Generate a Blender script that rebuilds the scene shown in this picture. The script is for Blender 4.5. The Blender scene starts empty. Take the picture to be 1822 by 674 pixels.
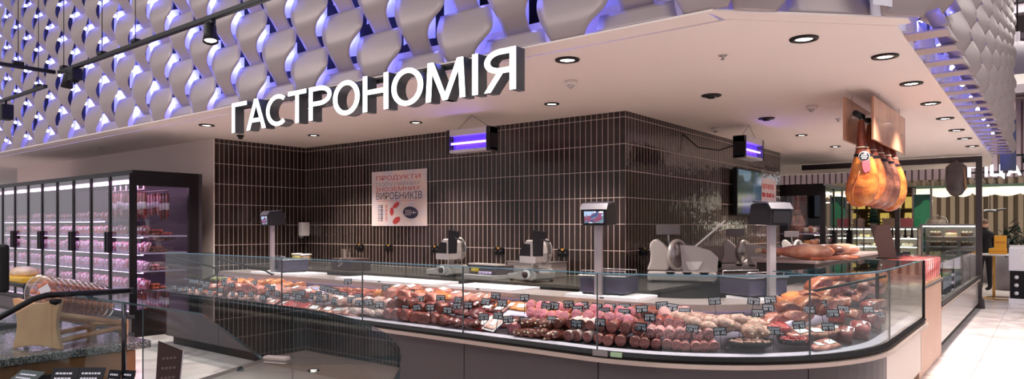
import bpy, bmesh, math, random
from mathutils import Vector, Matrix
PI = math.pi
R = math.radians
rnd = random.Random(7)
sc = bpy.context.scene
col = sc.collection

# ------------------------------------------------------------------ camera
cam_d = bpy.data.cameras.new('camera')
cam = bpy.data.objects.new('camera', cam_d); col.objects.link(cam)
cam.location = (0, 0, 1.45)
cam.rotation_euler = (R(90), 0, R(38))
cam_d.sensor_width = 36.0
cam_d.lens = 36.0 * 1226 / 1822
cam_d.shift_y = 66 / 1822
cam_d.clip_start = 0.05
cam_d.clip_end = 200
sc.camera = cam

# ------------------------------------------------------------------ world, exposure, hall fill lights
sc.view_settings.view_transform = 'Standard'
sc.view_settings.look = 'None'
sc.view_settings.exposure = 0.25
sc.view_settings.gamma = 1.0
sc.view_settings.use_curve_mapping = False
sc.cycles.transparent_max_bounces = 24
sc.cycles.max_bounces = 8
sc.cycles.sample_clamp_indirect = 6
world = bpy.data.worlds.new('hall_ambience'); sc.world = world
world.use_nodes = True
wb = world.node_tree.nodes['Background']
wb.inputs['Color'].default_value = (0.86, 0.80, 0.86, 1)
wb.inputs['Strength'].default_value = 0.5

def area(name, loc, rot, sx, sy, energy, color=(1, 1, 1)):
    l = bpy.data.lights.new(name, 'AREA'); l.shape = 'RECTANGLE'; l.size = sx; l.size_y = sy
    l.energy = energy; l.color = color
    o = bpy.data.objects.new(name, l); col.objects.link(o)
    o.location = loc; o.rotation_euler = rot
    return o
area('hall_fill_light', (-4, -3.0, 6.6), (0, 0, 0), 9, 4, 340, (1.0, 0.95, 0.93))  # unseen area lights added to light the facade and floor
area('hall_fill_light', (-12, -1.0, 6.6), (0, 0, 0), 6, 4, 220, (1.0, 0.95, 0.93))
area('hall_fill_light', (-1.5, 18.2, 6.4), (0, 0, 0), 6, 1.5, 170, (1.0, 0.93, 0.88))  # unseen fill added to brighten the pizza stand fascia
area('hall_fill_light', (4.0, 9.0, 6.6), (0, 0, 0), 4, 12, 340, (1.0, 0.95, 0.90))

# ------------------------------------------------------------------ materials
MATS = {}
def srgb(r, g, b):
    f = lambda c: (c / 255 / 12.92) if c / 255 <= 0.04045 else ((c / 255 + 0.055) / 1.055) ** 2.4
    return (f(r), f(g), f(b), 1)
def nodes_of(name):
    m = bpy.data.materials.new(name); m.use_nodes = True
    nt = m.node_tree
    return m, nt, nt.nodes['Principled BSDF']
def mat(name, rgb, rough=0.5, metal=0.0, noise=0.0, scale=8.0, rgb2=None, bump=0.0, vary=0.0, coat=0.0, spec=0.5, emit=None, estr=0.0, bscale=None):
    """plain principled with an optional noise mix, bump and per-object variation"""
    if name in MATS: return MATS[name]
    m, nt, b = nodes_of(name)
    c = srgb(*rgb)
    b.inputs['Base Color'].default_value = c
    b.inputs['Roughness'].default_value = rough
    if max(rgb) < 40 and spec == 0.5: spec = 0.22
    b.inputs['Metallic'].default_value = metal
    b.inputs['Specular IOR Level'].default_value = spec
    b.inputs['Coat Weight'].default_value = coat
    b.inputs['Coat Roughness'].default_value = 0.12
    L = nt.links.new
    out = None
    if noise or rgb2 or bump:
        tc = nt.nodes.new('ShaderNodeTexCoord')
        nz = nt.nodes.new('ShaderNodeTexNoise'); nz.inputs['Scale'].default_value = scale; nz.inputs['Detail'].default_value = 4
        L(tc.outputs['Object'], nz.inputs['Vector'])
    if noise or rgb2:
        rp = nt.nodes.new('ShaderNodeValToRGB')
        rp.color_ramp.elements[0].position = 0.38; rp.color_ramp.elements[1].position = 0.64
        k = 1 - noise
        rp.color_ramp.elements[0].color = (c[0] * k, c[1] * k, c[2] * k, 1)
        rp.color_ramp.elements[1].color = srgb(*rgb2) if rgb2 else c
        L(nz.outputs['Fac'], rp.inputs['Fac'])
        out = rp.outputs['Color']
    if vary:
        oi = nt.nodes.new('ShaderNodeObjectInfo')
        mr = nt.nodes.new('ShaderNodeMapRange')
        mr.inputs['To Min'].default_value = 1 - vary; mr.inputs['To Max'].default_value = 1 + vary
        L(oi.outputs['Random'], mr.inputs['Value'])
        hs = nt.nodes.new('ShaderNodeHueSaturation')
        hs.inputs['Color'].default_value = c
        if out: L(out, hs.inputs['Color'])
        L(mr.outputs['Result'], hs.inputs['Value'])
        out = hs.outputs['Color']
    if out: L(out, b.inputs['Base Color'])
    if bump:
        bp = nt.nodes.new('ShaderNodeBump'); bp.inputs['Strength'].default_value = bump; bp.inputs['Distance'].default_value = 0.02
        if bscale:
            nz2 = nt.nodes.new('ShaderNodeTexNoise'); nz2.inputs['Scale'].default_value = bscale
            L(tc.outputs['Object'], nz2.inputs['Vector']); L(nz2.outputs['Fac'], bp.inputs['Height'])
        else:
            L(nz.outputs['Fac'], bp.inputs['Height'])
        L(bp.outputs['Normal'], b.inputs['Normal'])
    if emit:
        b.inputs['Emission Color'].default_value = srgb(*emit); b.inputs['Emission Strength'].default_value = estr
    MATS[name] = m
    return m
def glass(name, tint=(235, 242, 242), refl=1.0, base=0.04):
    if name in MATS: return MATS[name]
    m = bpy.data.materials.new(name); m.use_nodes = True
    nt = m.node_tree; nt.nodes.clear(); L = nt.links.new; N = nt.nodes.new
    o = N('ShaderNodeOutputMaterial'); mx = N('ShaderNodeMixShader')
    t = N('ShaderNodeBsdfTransparent'); t.inputs['Color'].default_value = srgb(*tint)
    g = N('ShaderNodeBsdfGlossy'); g.inputs['Roughness'].default_value = 0.0; g.inputs['Color'].default_value = (1, 1, 1, 1)
    ge = N('ShaderNodeNewGeometry'); d = N('ShaderNodeVectorMath'); d.operation = 'DOT_PRODUCT'
    L(ge.outputs['Incoming'], d.inputs[0]); L(ge.outputs['Normal'], d.inputs[1])
    a = N('ShaderNodeMath'); a.operation = 'ABSOLUTE'; L(d.outputs['Value'], a.inputs[0])
    s = N('ShaderNodeMath'); s.operation = 'SUBTRACT'; s.inputs[0].default_value = 1; L(a.outputs[0], s.inputs[1])
    p = N('ShaderNodeMath'); p.operation = 'POWER'; p.inputs[1].default_value = 5; L(s.outputs[0], p.inputs[0])
    ma = N('ShaderNodeMath'); ma.operation = 'MULTIPLY_ADD'; ma.inputs[1].default_value = 0.96 * refl; ma.inputs[2].default_value = base * refl
    L(p.outputs[0], ma.inputs[0])
    L(ma.outputs[0], mx.inputs['Fac']); L(t.outputs[0], mx.inputs[1]); L(g.outputs[0], mx.inputs[2]); L(mx.outputs[0], o.inputs['Surface'])
    MATS[name] = m
    return m
def emis(name, rgb, strength):
    if name in MATS: return MATS[name]
    m, nt, b = nodes_of(name)
    b.inputs['Base Color'].default_value = (0.8, 0.8, 0.8, 1)
    b.inputs['Emission Color'].default_value = srgb(*rgb); b.inputs['Emission Strength'].default_value = strength
    MATS[name] = m
    return m
def tile_mat(name, axis, wu, wz, oz, rgb, grout, rough=0.2, gw=0.006, bump=0.25, ou=0.0):
    """stacked upright wall tiles with pale joints; AXIS is the world axis along the wall"""
    m, nt, b = nodes_of(name); L = nt.links.new; N = nt.nodes.new
    ge = N('ShaderNodeNewGeometry'); sp = N('ShaderNodeSeparateXYZ'); L(ge.outputs['Position'], sp.inputs[0])
    def M(op, a, bb=None):
        n = N('ShaderNodeMath'); n.operation = op
        for i, v in enumerate((a, bb)):
            if v is None: continue
            if isinstance(v, (int, float)): n.inputs[i].default_value = v
            else: L(v, n.inputs[i])
        return n.outputs[0]
    u = M('DIVIDE', M('SUBTRACT', sp.outputs[axis], ou), wu); v = M('DIVIDE', M('SUBTRACT', sp.outputs['Z'], oz), wz)
    fu = M('FRACT', u); fv = M('FRACT', v)
    gu = M('MINIMUM', fu, M('SUBTRACT', 1, fu)); gv = M('MINIMUM', fv, M('SUBTRACT', 1, fv))
    ju = M('LESS_THAN', gu, gw / wu / 2); jv = M('LESS_THAN', gv, gw / wz / 2)
    j = M('MAXIMUM', ju, jv)
    cb = N('ShaderNodeCombineXYZ'); L(M('FLOOR', u), cb.inputs[0]); L(M('FLOOR', v), cb.inputs[1])
    wn = N('ShaderNodeTexWhiteNoise'); L(cb.outputs[0], wn.inputs['Vector'])
    c = srgb(*rgb)
    r1 = N('ShaderNodeMix'); r1.data_type = 'RGBA'
    r1.inputs[6].default_value = (c[0] * .72, c[1] * .72, c[2] * .72, 1); r1.inputs[7].default_value = (c[0] * 1.3, c[1] * 1.3, c[2] * 1.3, 1)
    L(wn.outputs['Value'], r1.inputs[0])
    r2 = N('ShaderNodeMix'); r2.data_type = 'RGBA'; L(j, r2.inputs[0]); L(r1.outputs[2], r2.inputs[6]); r2.inputs[7].default_value = srgb(*grout)
    L(r2.outputs[2], b.inputs['Base Color'])
    ro = N('ShaderNodeMix'); ro.data_type = 'FLOAT'; L(j, ro.inputs[0]); ro.inputs[2].default_value = rough; ro.inputs[3].default_value = 0.85
    L(ro.outputs[0], b.inputs['Roughness'])
    b.inputs['Specular IOR Level'].default_value = 0.4
    nz = N('ShaderNodeTexNoise'); nz.inputs['Scale'].default_value = 9; nz.inputs['Detail'].default_value = 2; L(ge.outputs['Position'], nz.inputs['Vector'])
    ad = M('ADD', nz.outputs['Fac'], M('MULTIPLY', wn.outputs['Value'], 0.6))
    ad2 = M('SUBTRACT', ad, M('MULTIPLY', j, 0.5))
    bp = N('ShaderNodeBump'); bp.inputs['Strength'].default_value = bump; bp.inputs['Distance'].default_value = 0.012
    L(ad2, bp.inputs['Height']); L(bp.outputs['Normal'], b.inputs['Normal'])
    MATS[name] = m
    return m

# ------------------------------------------------------------------ mesh helpers
class MB:
    """collects shapes into ONE mesh"""
    def __init__(s): s.bm = bmesh.new(); s.mi = 0
    def _fin(s, vs, M=None):
        if M is not None: bmesh.ops.transform(s.bm, matrix=M, verts=vs)
        return vs
    def _tag(s, faces):
        for f in faces: f.material_index = s.mi
    def box(s, c, d, rot=None, bevel=0.0):
        r = bmesh.ops.create_cube(s.bm, size=1); vs = r['verts']
        bmesh.ops.scale(s.bm, vec=d, verts=vs)
        if bevel:
            es = list({e for v in vs for e in v.link_edges})
            rr = bmesh.ops.bevel(s.bm, geom=es, offset=bevel, segments=2, affect='EDGES', profile=0.5)
            vs = list({v for f in rr['faces'] for v in f.verts} | {v for v in vs if v.is_valid})
        M = Matrix.Translation(c) @ (rot.to_4x4() if rot is not None else Matrix.Identity(4))
        bmesh.ops.transform(s.bm, matrix=M, verts=vs)
        s._tag({f for v in vs for f in v.link_faces})
        return s
    def bb(s, x0, x1, y0, y1, z0, z1, bevel=0.0):
        return s.box(((x0 + x1) / 2, (y0 + y1) / 2, (z0 + z1) / 2), (abs(x1 - x0), abs(y1 - y0), abs(z1 - z0)), None, bevel)
    def quad(s, pts):
        f = s.bm.faces.new([s.bm.verts.new(p) for p in pts]); f.material_index = s.mi
        return s
    def prism(s, poly, z0, z1):
        """poly [(x,y)] extruded in z"""
        a = [s.bm.verts.new((x, y, z0)) for x, y in poly]; b = [s.bm.verts.new((x, y, z1)) for x, y in poly]
        n = len(poly); fs = [s.bm.faces.new(a[::-1]), s.bm.faces.new(b)]
        for i in range(n): fs.append(s.bm.faces.new((a[i], a[(i + 1) % n], b[(i + 1) % n], b[i])))
        s._tag(fs); return s
    def extrude(s, poly, origin, ux, uy, un, t):
        """2-D poly in the frame (ux, uy) pushed t along un"""
        o = Vector(origin); ux, uy, un = Vector(ux), Vector(uy), Vector(un)
        a = [s.bm.verts.new(o + ux * x + uy * y) for x, y in poly]; b = [s.bm.verts.new(o + ux * x + uy * y + un * t) for x, y in poly]
        n = len(poly); fs = [s.bm.faces.new(a[::-1]), s.bm.faces.new(b)]
        for i in range(n): fs.append(s.bm.faces.new((a[i], a[(i + 1) % n], b[(i + 1) % n], b[i])))
        s._tag(fs); return s
    def tube(s, pts, r, seg=10, cap=True):
        pts = [Vector(p) for p in pts]; n = len(pts)
        rs = r if isinstance(r, (list, tuple)) else [r] * n
        rings = []; up = None
        for i, p in enumerate(pts):
            d = (pts[min(i + 1, n - 1)] - pts[max(i - 1, 0)])
            d = d.normalized() if d.length > 1e-9 else Vector((0, 0, 1))
            if up is None:
                up = Vector((0, 0, 1)) if abs(d.z) < 0.9 else Vector((1, 0, 0))
            a = d.cross(up).normalized(); up = a.cross(d).normalized()
            rings.append([s.bm.verts.new(p + (a * math.cos(2 * PI * k / seg) + up * math.sin(2 * PI * k / seg)) * rs[i]) for k in range(seg)])
        fs = []
        for i in range(n - 1):
            for k in range(seg):
                fs.append(s.bm.faces.new((rings[i][k], rings[i][(k + 1) % seg], rings[i + 1][(k + 1) % seg], rings[i + 1][k])))
        if cap:
            fs.append(s.bm.faces.new(rings[0][::-1])); fs.append(s.bm.faces.new(rings[-1]))
        for f in fs: f.smooth = True
        s._tag(fs); return s
    def lathe(s, prof, seg=24, M=None, cap=True):
        """prof [(r,z)] turned round z"""
        rings = []; vs = []
        for r, z in prof:
            ring = [s.bm.verts.new((r * math.cos(2 * PI * k / seg), r * math.sin(2 * PI * k / seg), z)) for k in range(seg)]
            rings.append(ring); vs += ring
        fs = []
        for i in range(len(prof) - 1):
            for k in range(seg):
                fs.append(s.bm.faces.new((rings[i][k], rings[i][(k + 1) % seg], rings[i + 1][(k + 1) % seg], rings[i + 1][k])))
        if cap:
            fs.append(s.bm.faces.new(rings[0][::-1])); fs.append(s.bm.faces.new(rings[-1]))
        for f in fs: f.smooth = True
        s._tag(fs)
        if M is not None: bmesh.ops.transform(s.bm, matrix=M, verts=vs)
        return s
    def disc(s, r, M, seg=24):
        vs = [s.bm.verts.new(M @ Vector((r * math.cos(2 * PI * k / seg), r * math.sin(2 * PI * k / seg), 0))) for k in range(seg)]
        f = s.bm.faces.new(vs); f.material_index = s.mi
        return s
    def blob(s, M, sub=3, amp=0.0, freq=3.0, seed=0):
        from mathutils import noise
        r = bmesh.ops.create_icosphere(s.bm, subdivisions=sub, radius=1); vs = r['verts']
        for v in vs:
            if amp:
                k = 1 + amp * noise.noise(v.co * freq + Vector((seed * 7.3, seed * 3.1, seed)))
                v.co *= k
        bmesh.ops.transform(s.bm, matrix=M, verts=vs)
        fs = {f for v in vs for f in v.link_faces}
        for f in fs: f.smooth = True
        s._tag(fs); return s
    def grid(s, fn, nu, nv, smooth=True):
        V = [[s.bm.verts.new(fn(i / nu, j / nv)) for j in range(nv + 1)] for i in range(nu + 1)]
        fs = []
        for i in range(nu):
            for j in range(nv):
                fs.append(s.bm.faces.new((V[i][j], V[i + 1][j], V[i + 1][j + 1], V[i][j + 1])))
        for f in fs: f.smooth = smooth
        s._tag(fs); return s
    def mesh(s, name, mats):
        me = bpy.data.meshes.new(name)
        bmesh.ops.recalc_face_normals(s.bm, faces=s.bm.faces)
        s.bm.to_mesh(me); s.bm.free()
        for m in (mats if isinstance(mats, (list, tuple)) else [mats]): me.materials.append(m)
        return me
    def build(s, name, mats, parent=None, **kw):
        o = bpy.data.objects.new(name, s.mesh(name, mats)); col.objects.link(o)
        if parent: o.parent = parent
        for k, v in kw.items(): o[k] = v
        return o
def thing(name, label, cat, loc=(0, 0, 0), rz=0.0, group=None):
    o = bpy.data.objects.new(name, None); col.objects.link(o)
    o.empty_display_size = 0.1
    o.location = loc; o.rotation_euler = (0, 0, rz); o['label'] = label; o['category'] = cat
    if group: o['group'] = group
    return o
def tag(o, label, cat, group=None, kind=None):
    o['label'] = label; o['category'] = cat
    if group: o['group'] = group
    if kind: o['kind'] = kind
    return o
def struct(o, label=None, cat=None):
    o['kind'] = 'structure'
    if label: o['label'] = label
    if cat: o['category'] = cat
    return o
def dup(o, M=None, label=None, group=None, parent=None, data=None):
    """copy of a thing with copies of its parts and sub-parts"""
    c = o.copy(); col.objects.link(c)
    if parent: c.parent = parent
    if M is not None: c.matrix_world = M
    if label: c['label'] = label
    if group: c['group'] = group
    for ch in KIDS.get(o.name, []):
        if not ch: continue
        d = ch.copy(); col.objects.link(d); d.parent = c
        d.matrix_parent_inverse = Matrix.Identity(4)
        for g in KIDS.get(ch.name, []):
            e = g.copy(); col.objects.link(e); e.parent = d
    return c
KIDS = {}
def remember(o):
    """remember the children of a prototype, for dup()"""
    KIDS[o.name] = [c for c in o.children]
    for c in KIDS[o.name]: KIDS[c.name] = [g for g in c.children]
    return o
ORD = ['first', 'second', 'third', 'fourth', 'fifth', 'sixth', 'seventh', 'eighth', 'ninth', 'tenth', 'eleventh', 'twelfth', 'thirteenth',
       'fourteenth', 'fifteenth', 'sixteenth', 'seventeenth', 'eighteenth', 'nineteenth', 'twentieth']
def text_mesh(txt, size, name='lettering', extrude=0.0, offset=0.0, align='CENTER', space=1.0):
    """font text as a plain mesh in the XY plane (built-in font)"""
    cu = bpy.data.curves.new(name, 'FONT'); cu.body = txt; cu.size = size; cu.extrude = extrude; cu.offset = offset
    cu.align_x = align; cu.align_y = 'CENTER'; cu.space_character = space; cu.resolution_u = 3
    o = bpy.data.objects.new(name, cu); col.objects.link(o)
    dg = bpy.context.evaluated_depsgraph_get()
    me = bpy.data.meshes.new_from_object(o.evaluated_get(dg))
    bpy.data.objects.remove(o); bpy.data.curves.remove(cu)
    me.name = name
    return me
def put(me, name, m, parent=None, M=None, **kw):
    o = bpy.data.objects.new(name, me); col.objects.link(o)
    if m is not None:
        me.materials.clear(); me.materials.append(m)
    if M is not None: o.matrix_basis = M
    if parent: o.parent = parent
    for k, v in kw.items(): o[k] = v
    return o
def fit(me, x0, x1, y0, y1):
    """scale a flat mesh to a box"""
    xs = [v.co.x for v in me.vertices]; ys = [v.co.y for v in me.vertices]
    a, b, c, d = min(xs), max(xs), min(ys), max(ys)
    for v in me.vertices:
        v.co.x = x0 + (v.co.x - a) / max(b - a, 1e-6) * (x1 - x0); v.co.y = y0 + (v.co.y - c) / max(d - c, 1e-6) * (y1 - y0)
    return me
def basis(origin, ux, uy):
    """matrix whose x and y axes are ux, uy"""
    ux = Vector(ux).normalized(); uy = Vector(uy).normalized(); un = ux.cross(uy)
    M = Matrix((ux, uy, un)).transposed().to_4x4(); M.translation = Vector(origin)
    return M
# ================================================================== THE SHELL
CZ = 2.74
M_ceil = mat('ceiling_paint', (238, 226, 218), 0.7)
M_wallp = mat('wall_paint', (226, 208, 200), 0.8)
M_black = mat('black_metal', (22, 20, 22), 0.45)
M_dark = mat('dark_plastic', (30, 28, 32), 0.4)
M_steel = mat('brushed_steel', (190, 184, 182), 0.28, 0.9)
M_white = mat('white_plastic', (235, 232, 232), 0.35)
M_cyanedge = mat('glass_edge', (70, 105, 115), 0.1, coat=0.3)
M_glass = glass('clear_glass')

# floor: large polished pale marble tiles
def floor_mat():
    m, nt, b = nodes_of('marble_floor'); L = nt.links.new; N = nt.nodes.new
    ge = N('ShaderNodeNewGeometry')
    br = N('ShaderNodeTexBrick'); br.offset = 0.5; br.inputs['Scale'].default_value = 1
    br.inputs['Brick Width'].default_value = 1.2; br.inputs['Row Height'].default_value = 0.6; br.inputs['Mortar Size'].default_value = 0.003
    br.inputs['Color1'].default_value = srgb(226, 216, 212); br.inputs['Color2'].default_value = srgb(234, 225, 221); br.inputs['Mortar'].default_value = srgb(170, 160, 156)
    rot = N('ShaderNodeMapping'); rot.inputs['Rotation'].default_value = (0, 0, R(90)); L(ge.outputs['Position'], rot.inputs[0]); L(rot.outputs[0], br.inputs['Vector'])
    nz = N('ShaderNodeTexNoise'); nz.inputs['Scale'].default_value = 1.3; nz.inputs['Detail'].default_value = 8; nz.inputs['Distortion'].default_value = 1.6
    L(ge.outputs['Position'], nz.inputs['Vector'])
    rp = N('ShaderNodeValToRGB'); rp.color_ramp.elements[0].position = 0.40; rp.color_ramp.elements[0].color = (0.78, 0.75, 0.76, 1)
    rp.color_ramp.elements[1].position = 0.52; rp.color_ramp.elements[1].color = (1, 1, 1, 1); L(nz.outputs['Fac'], rp.inputs[0])
    mx = N('ShaderNodeMix'); mx.data_type = 'RGBA'; mx.blend_type = 'MULTIPLY'; mx.inputs[0].default_value = 1
    L(br.outputs['Color'], mx.inputs[6]); L(rp.outputs[0], mx.inputs[7]); L(mx.outputs[2], b.inputs['Base Color'])
    b.inputs['Roughness'].default_value = 0.16
    return m
f = MB().bb(-26, 8, -6, 32, -0.1, 0).build('floor', floor_mat()); struct(f)

# soffit over the counter with its chamfered corner
ce = MB(); ce.prism([(-26, 4.22), (-1.58, 4.22), (-0.78, 5.02), (-0.86, 16.0), (-1.02, 18.0), (-26, 18.0)], CZ, CZ + 0.25)
struct(ce.build('ceiling', M_ceil))

T_back = tile_mat('brown_tiles_back', 'X', 0.0745, 0.30, 1.177, (42, 32, 29), (190, 174, 166), 0.22, gw=.0065, ou=-3.73)
T_side = tile_mat('brown_tiles_side', 'Y', 0.0745, 0.30, 1.177, (42, 32, 29), (190, 174, 166), 0.11, gw=.0065, bump=0.45, ou=6.83)
struct(MB().prism([(-9.8, 6.83), (-3.73, 6.83), (-3.93, 7.03), (-9.8, 7.03)], 0, CZ).build('wall_back', T_back))
struct(MB().prism([(-3.73, 6.83), (-3.73, 12.40), (-3.93, 12.40), (-3.93, 7.03)], 0, CZ).build('wall_right', T_side))
struct(MB().bb(-9.86, -9.64, 5.27, 6.83, 0, CZ).build('wall_left', T_side))
struct(MB().bb(-10.62, -9.64, 5.25, 5.268, 0, CZ).build('trim_1', M_wallp))
struct(MB().bb(-18.0, -9.86, 5.27, 5.42, 0, CZ).build('wall_front', M_wallp))
# the dark tiled return beyond the right wall
struct(MB().bb(-6.0, -3.93, 12.40, 12.55, 0, CZ).build('wall_far', T_back))

# ------------------------------------------------------------------ the wavy metal facade
M_pearl = mat('pearl_panel', (164, 150, 149), 0.42, 0.35, bump=0.05, scale=1.5)
M_refl = mat('reflector_sheet', (225, 222, 232), 0.5)
M_void = mat('dark_void', (38, 38, 58), 0.8)
M_ledb = emis('blue_led', (112, 118, 255), 165.0)
OUT = [(0.00, -0.27, 0.27), (0.05, -0.275, 0.285), (0.10, -0.275, 0.305), (0.15, -0.265, 0.325), (0.20, -0.245, 0.335), (0.25, -0.22, 0.315), (0.30, -0.19, 0.245),
       (0.35, -0.16, 0.18), (0.41, -0.13, 0.14), (0.47, -0.12, 0.125), (0.53, -0.12, 0.12), (0.575, -0.12, 0.12)]
def depth(t):            # t: metres below the lip; positive = out of the wall
    for (a, p), (b, q) in zip(DEP, DEP[1:]):
        if a <= t <= b + 1e-9: return p + (q - p) * (t - a) / (b - a)
    return DEP[-1][1]
DEP = [(0, 0.035), (0.08, 0.065), (0.16, 0.092), (0.24, 0.112), (0.30, 0.12), (0.36, 0.112), (0.42, 0.088), (0.50, 0.035), (0.575, -0.02)]
def ribbon(mb, P, xc, z0, zmin, zmax):
    """one hanging leaf of the ribbon: broad lip on top, belly, narrow neck tucked behind the next lip. P(u, out, z) -> world"""
    rows = []
    NT = 22; NX = 7
    for k in range(NT + 1):
        t = 0.575 * k / NT
        z = z0 - t
        if z > zmax + 1e-6: continue
        if z < zmin: z = zmin
        tt = z0 - z
        for a, b in zip(OUT, OUT[1:]):
            if a[0] <= tt <= b[0] + 1e-9:
                q = (tt - a[0]) / (b[0] - a[0]); l = a[1] + (b[1] - a[1]) * q; r = a[2] + (b[2] - a[2]) * q
        d = depth(tt)
        rows.append([mb.bm.verts.new(P(xc + l + (r - l) * i / NX, d - 0.008 * (abs((i / NX) * 2 - 1) ** 2.2) * min(1, (r - l) / 0.4), z)) for i in range(NX + 1)])
        if z <= zmin + 1e-9: break
    for a, b in zip(rows, rows[1:]):
        for i in range(NX):
            f = mb.bm.faces.new((a[i], a[i + 1], b[i + 1], b[i])); f.smooth = True
def facade(name, label, P, us, ztop, zbot=2.755, back=-0.92):
    """P maps (u along the wall, out, z) to the world; us: column centres"""
    root = thing(name, label, 'facade cladding')
    leaves = []; rb = MB()
    for ci, (u, par) in enumerate(us):
        z0 = 2.885 + (0.2775 if par else 0) - 0.555
        while z0 - 0.575 < ztop:
            if z0 > zbot + 0.04: leaves.append((Vector(P(u, 0, z0 - 0.2)).length, u, z0))
            zl = z0 + 0.11                                   # bowed reflector sheet behind the lamp
            zb = max(zl - 0.20, zbot); zt = min(zl + 0.09, ztop)
            if u > -3.4 and name != 'side_screen': zb, zt = max(zl - 0.40, zbot), min(zl + 0.155, ztop)
            if zt > zb + 0.02:
                rb.grid(lambda a, b: P(u + back + 0.40 * a, -0.17 + 0.05 * math.sin(PI * a), zb + (zt - zb) * b), 6, 2)
            z0 += 0.555
        MB().tube([P(u + back + 0.12, -0.20, zbot), P(u + back + 0.12, -0.20, ztop)], 0.032, 6).build('post', M_refl, root)
    rb.build('reflector_sheets', M_refl, root, kind='stuff')
    leaves.sort(); rest = MB()
    for k, (d, u, z0) in enumerate(leaves):
        mb = MB() if k < 98 else rest
        ribbon(mb, P, u, z0, zbot, ztop)
        if k < 98:
            o = mb.build('metal_leaf', M_pearl, root)
            sm = o.modifiers.new('sheet', 'SOLIDIFY'); sm.thickness = 0.004; sm.offset = 0
    if len(rest.bm.verts):
        rest.build('farther_metal_leaves', M_pearl, root, kind='stuff')
    return root
led_me = MB().blob(Matrix.Scale(0.025, 4), 1).mesh('led_lamp', M_ledb)
def leds(P, us, ztop, zbot, label, group):
    for u, par in us:
        z = 2.996 + (0.2775 if par else 0)
        while z < ztop:
            if z > zbot:
                o = bpy.data.objects.new('led_lamp', led_me); col.objects.link(o); o.location = P(u - 0.62, -0.055, z)
                tag(o, label, 'lamp', group)
            z += 0.555

FY = 4.10
def Pf(u, out, z): return (u, FY - out, z)
usF = [(-7.15 + 0.5 * i - 0.0, i % 2 != 0) for i in range(-16, 12)]
usF = [(u, p) for u, p in usF if u < -1.6]
facade('facade_screen', 'long pearl grey screen of wavy metal ribbons above the sign, lit blue from within', Pf, usF, 5.9)
leds(Pf, [(u, p) for u, p in usF if u > -15.6], 5.8, 2.9, 'tiny bright blue white lamp glowing between the wavy ribbons above the sign', 'blue lamps behind the long wavy screen')
struct(MB().bb(-17, -1.6, 4.42, 4.46, 2.9, 6.0).build('wall_facade', M_void))
# chamfer screen
c0 = Vector((-1.62, 4.06, 0)); cd = Vector((0.72, 0.72, 0)).normalized(); cn = Vector((1, -1, 0)).normalized()
def Pc(u, out, z):
    p = c0 + cd * u + cn * (out - 0.03); return (p.x, p.y, z)
facade('corner_screen', 'short wavy metal screen across the chamfered ceiling corner', Pc, [(0.24, True), (0.74, False), (1.2, True)], 4.2, back=-0.2)
leds(Pc, [(0.9, False), (1.3, True)], 3.6, 2.9, 'tiny blue lamp behind the short corner screen', 'blue lamps behind the corner screen')
# side screen
SX = -0.66
def Ps(u, out, z): return (SX + out * 1.2 + 0.23 * (u - 5.55 - 0.5 * round((u - 5.55) / 0.5)), u, z)
usS = [(5.55 + 0.5 * i, i % 2 != 0) for i in range(0, 20)]
side = facade('side_screen', 'receding wavy metal screen along the right edge of the ceiling', Ps, usS, 5.6)
leds(Ps, usS, 5.4, 2.9, 'tiny blue lamp behind the receding side screen', 'blue lamps behind the side screen')
struct(MB().bb(-0.98, -0.94, 5.1, 16.0, 2.9, 5.6).build('wall_facade_side', M_void))
# closing brackets between the ceiling edge and the side screen
for i in range(20):
    y = 5.3 + 0.5 * i
    tag(MB().bb(-0.81, -0.53, y, y + 0.2, 2.741, 2.752).build('edge_bracket', M_pearl), 'pale metal strip closing the underside of the receding side screen, %s from its near end' % ORD[i], 'bracket', 'strips under the side screen')
mb = MB()
mb.bb(-16, -1.64, 4.0, 4.21, 2.745, 2.757)
mb.prism([(-1.64, 4.0), (-1.60, 4.0), (-0.70, 4.9), (-0.70, 5.02), (-0.80, 5.02), (-1.60, 4.22)], 2.745, 2.757)
struct(mb.build('trim_2', M_ceil))
MB().bb(-0.74, -0.5, 15.72, 15.95, 2.5, 3.6).build('end_post', mat('slate_post', (70, 76, 98), 0.4), side, label='slate grey end post')

# ------------------------------------------------------------------ the big sign
sign = thing('shop_sign', 'large white illuminated letters spelling the delicatessen name under the wavy screen', 'sign', (0, 0, 0))
M_face = emis('letter_face', (255, 255, 255), 2.6)
M_ret = mat('letter_return', (74, 78, 84), 0.4, 0.3)
SY = 4.0 - 0.10
LET = [('Г', 413, 439), ('А', 439, 473), ('С', 474, 511), ('Т', 513, 545), ('Р', 550, 590), ('О', 593, 640), ('Н', 646, 691), ('О', 697, 753), ('М', 758, 828), ('І', 838, 853), ('Я', 862, 918)]
cS, cC = math.sin(R(38)), math.cos(R(38))
def px_onY(px, py, Y):
    r = (px - 911) / 1226; v = (403 - py) / 1226
    t = Y / (cS * r + cC); return (t * (cC * r - cS), Y, 1.45 + v * t)
ZB, ZT = 2.435, 2.742
def stroke(x0, y0, x1, y1, w0, w1=None):
    """a slanted stem between two heights, horizontal widths w0 and w1"""
    w1 = w1 or w0
    return [(x0 - w0 / 2, y0), (x0 + w0 / 2, y0), (x1 + w1 / 2, y1), (x1 - w1 / 2, y1)]
def arcs(cx, cy, rx, ry, wx, wy, a0, a1, n=28):
    """ring segment as quads: thick at the sides (wx), thin at top and bottom (wy)"""
    out = []
    for i in range(n):
        p, q = R(a0 + (a1 - a0) * i / n), R(a0 + (a1 - a0) * (i + 1) / n)
        P = lambda t, k: (cx + (rx - k * wx) * math.cos(t), cy + (ry - k * wy) * math.sin(t))
        out.append([P(p, 0), P(q, 0), P(q, 1), P(p, 1)])
    return out
def bar(x0, x1, y0, y1): return [(x0, y0), (x1, y0), (x1, y1), (x0, y1)]
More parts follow.
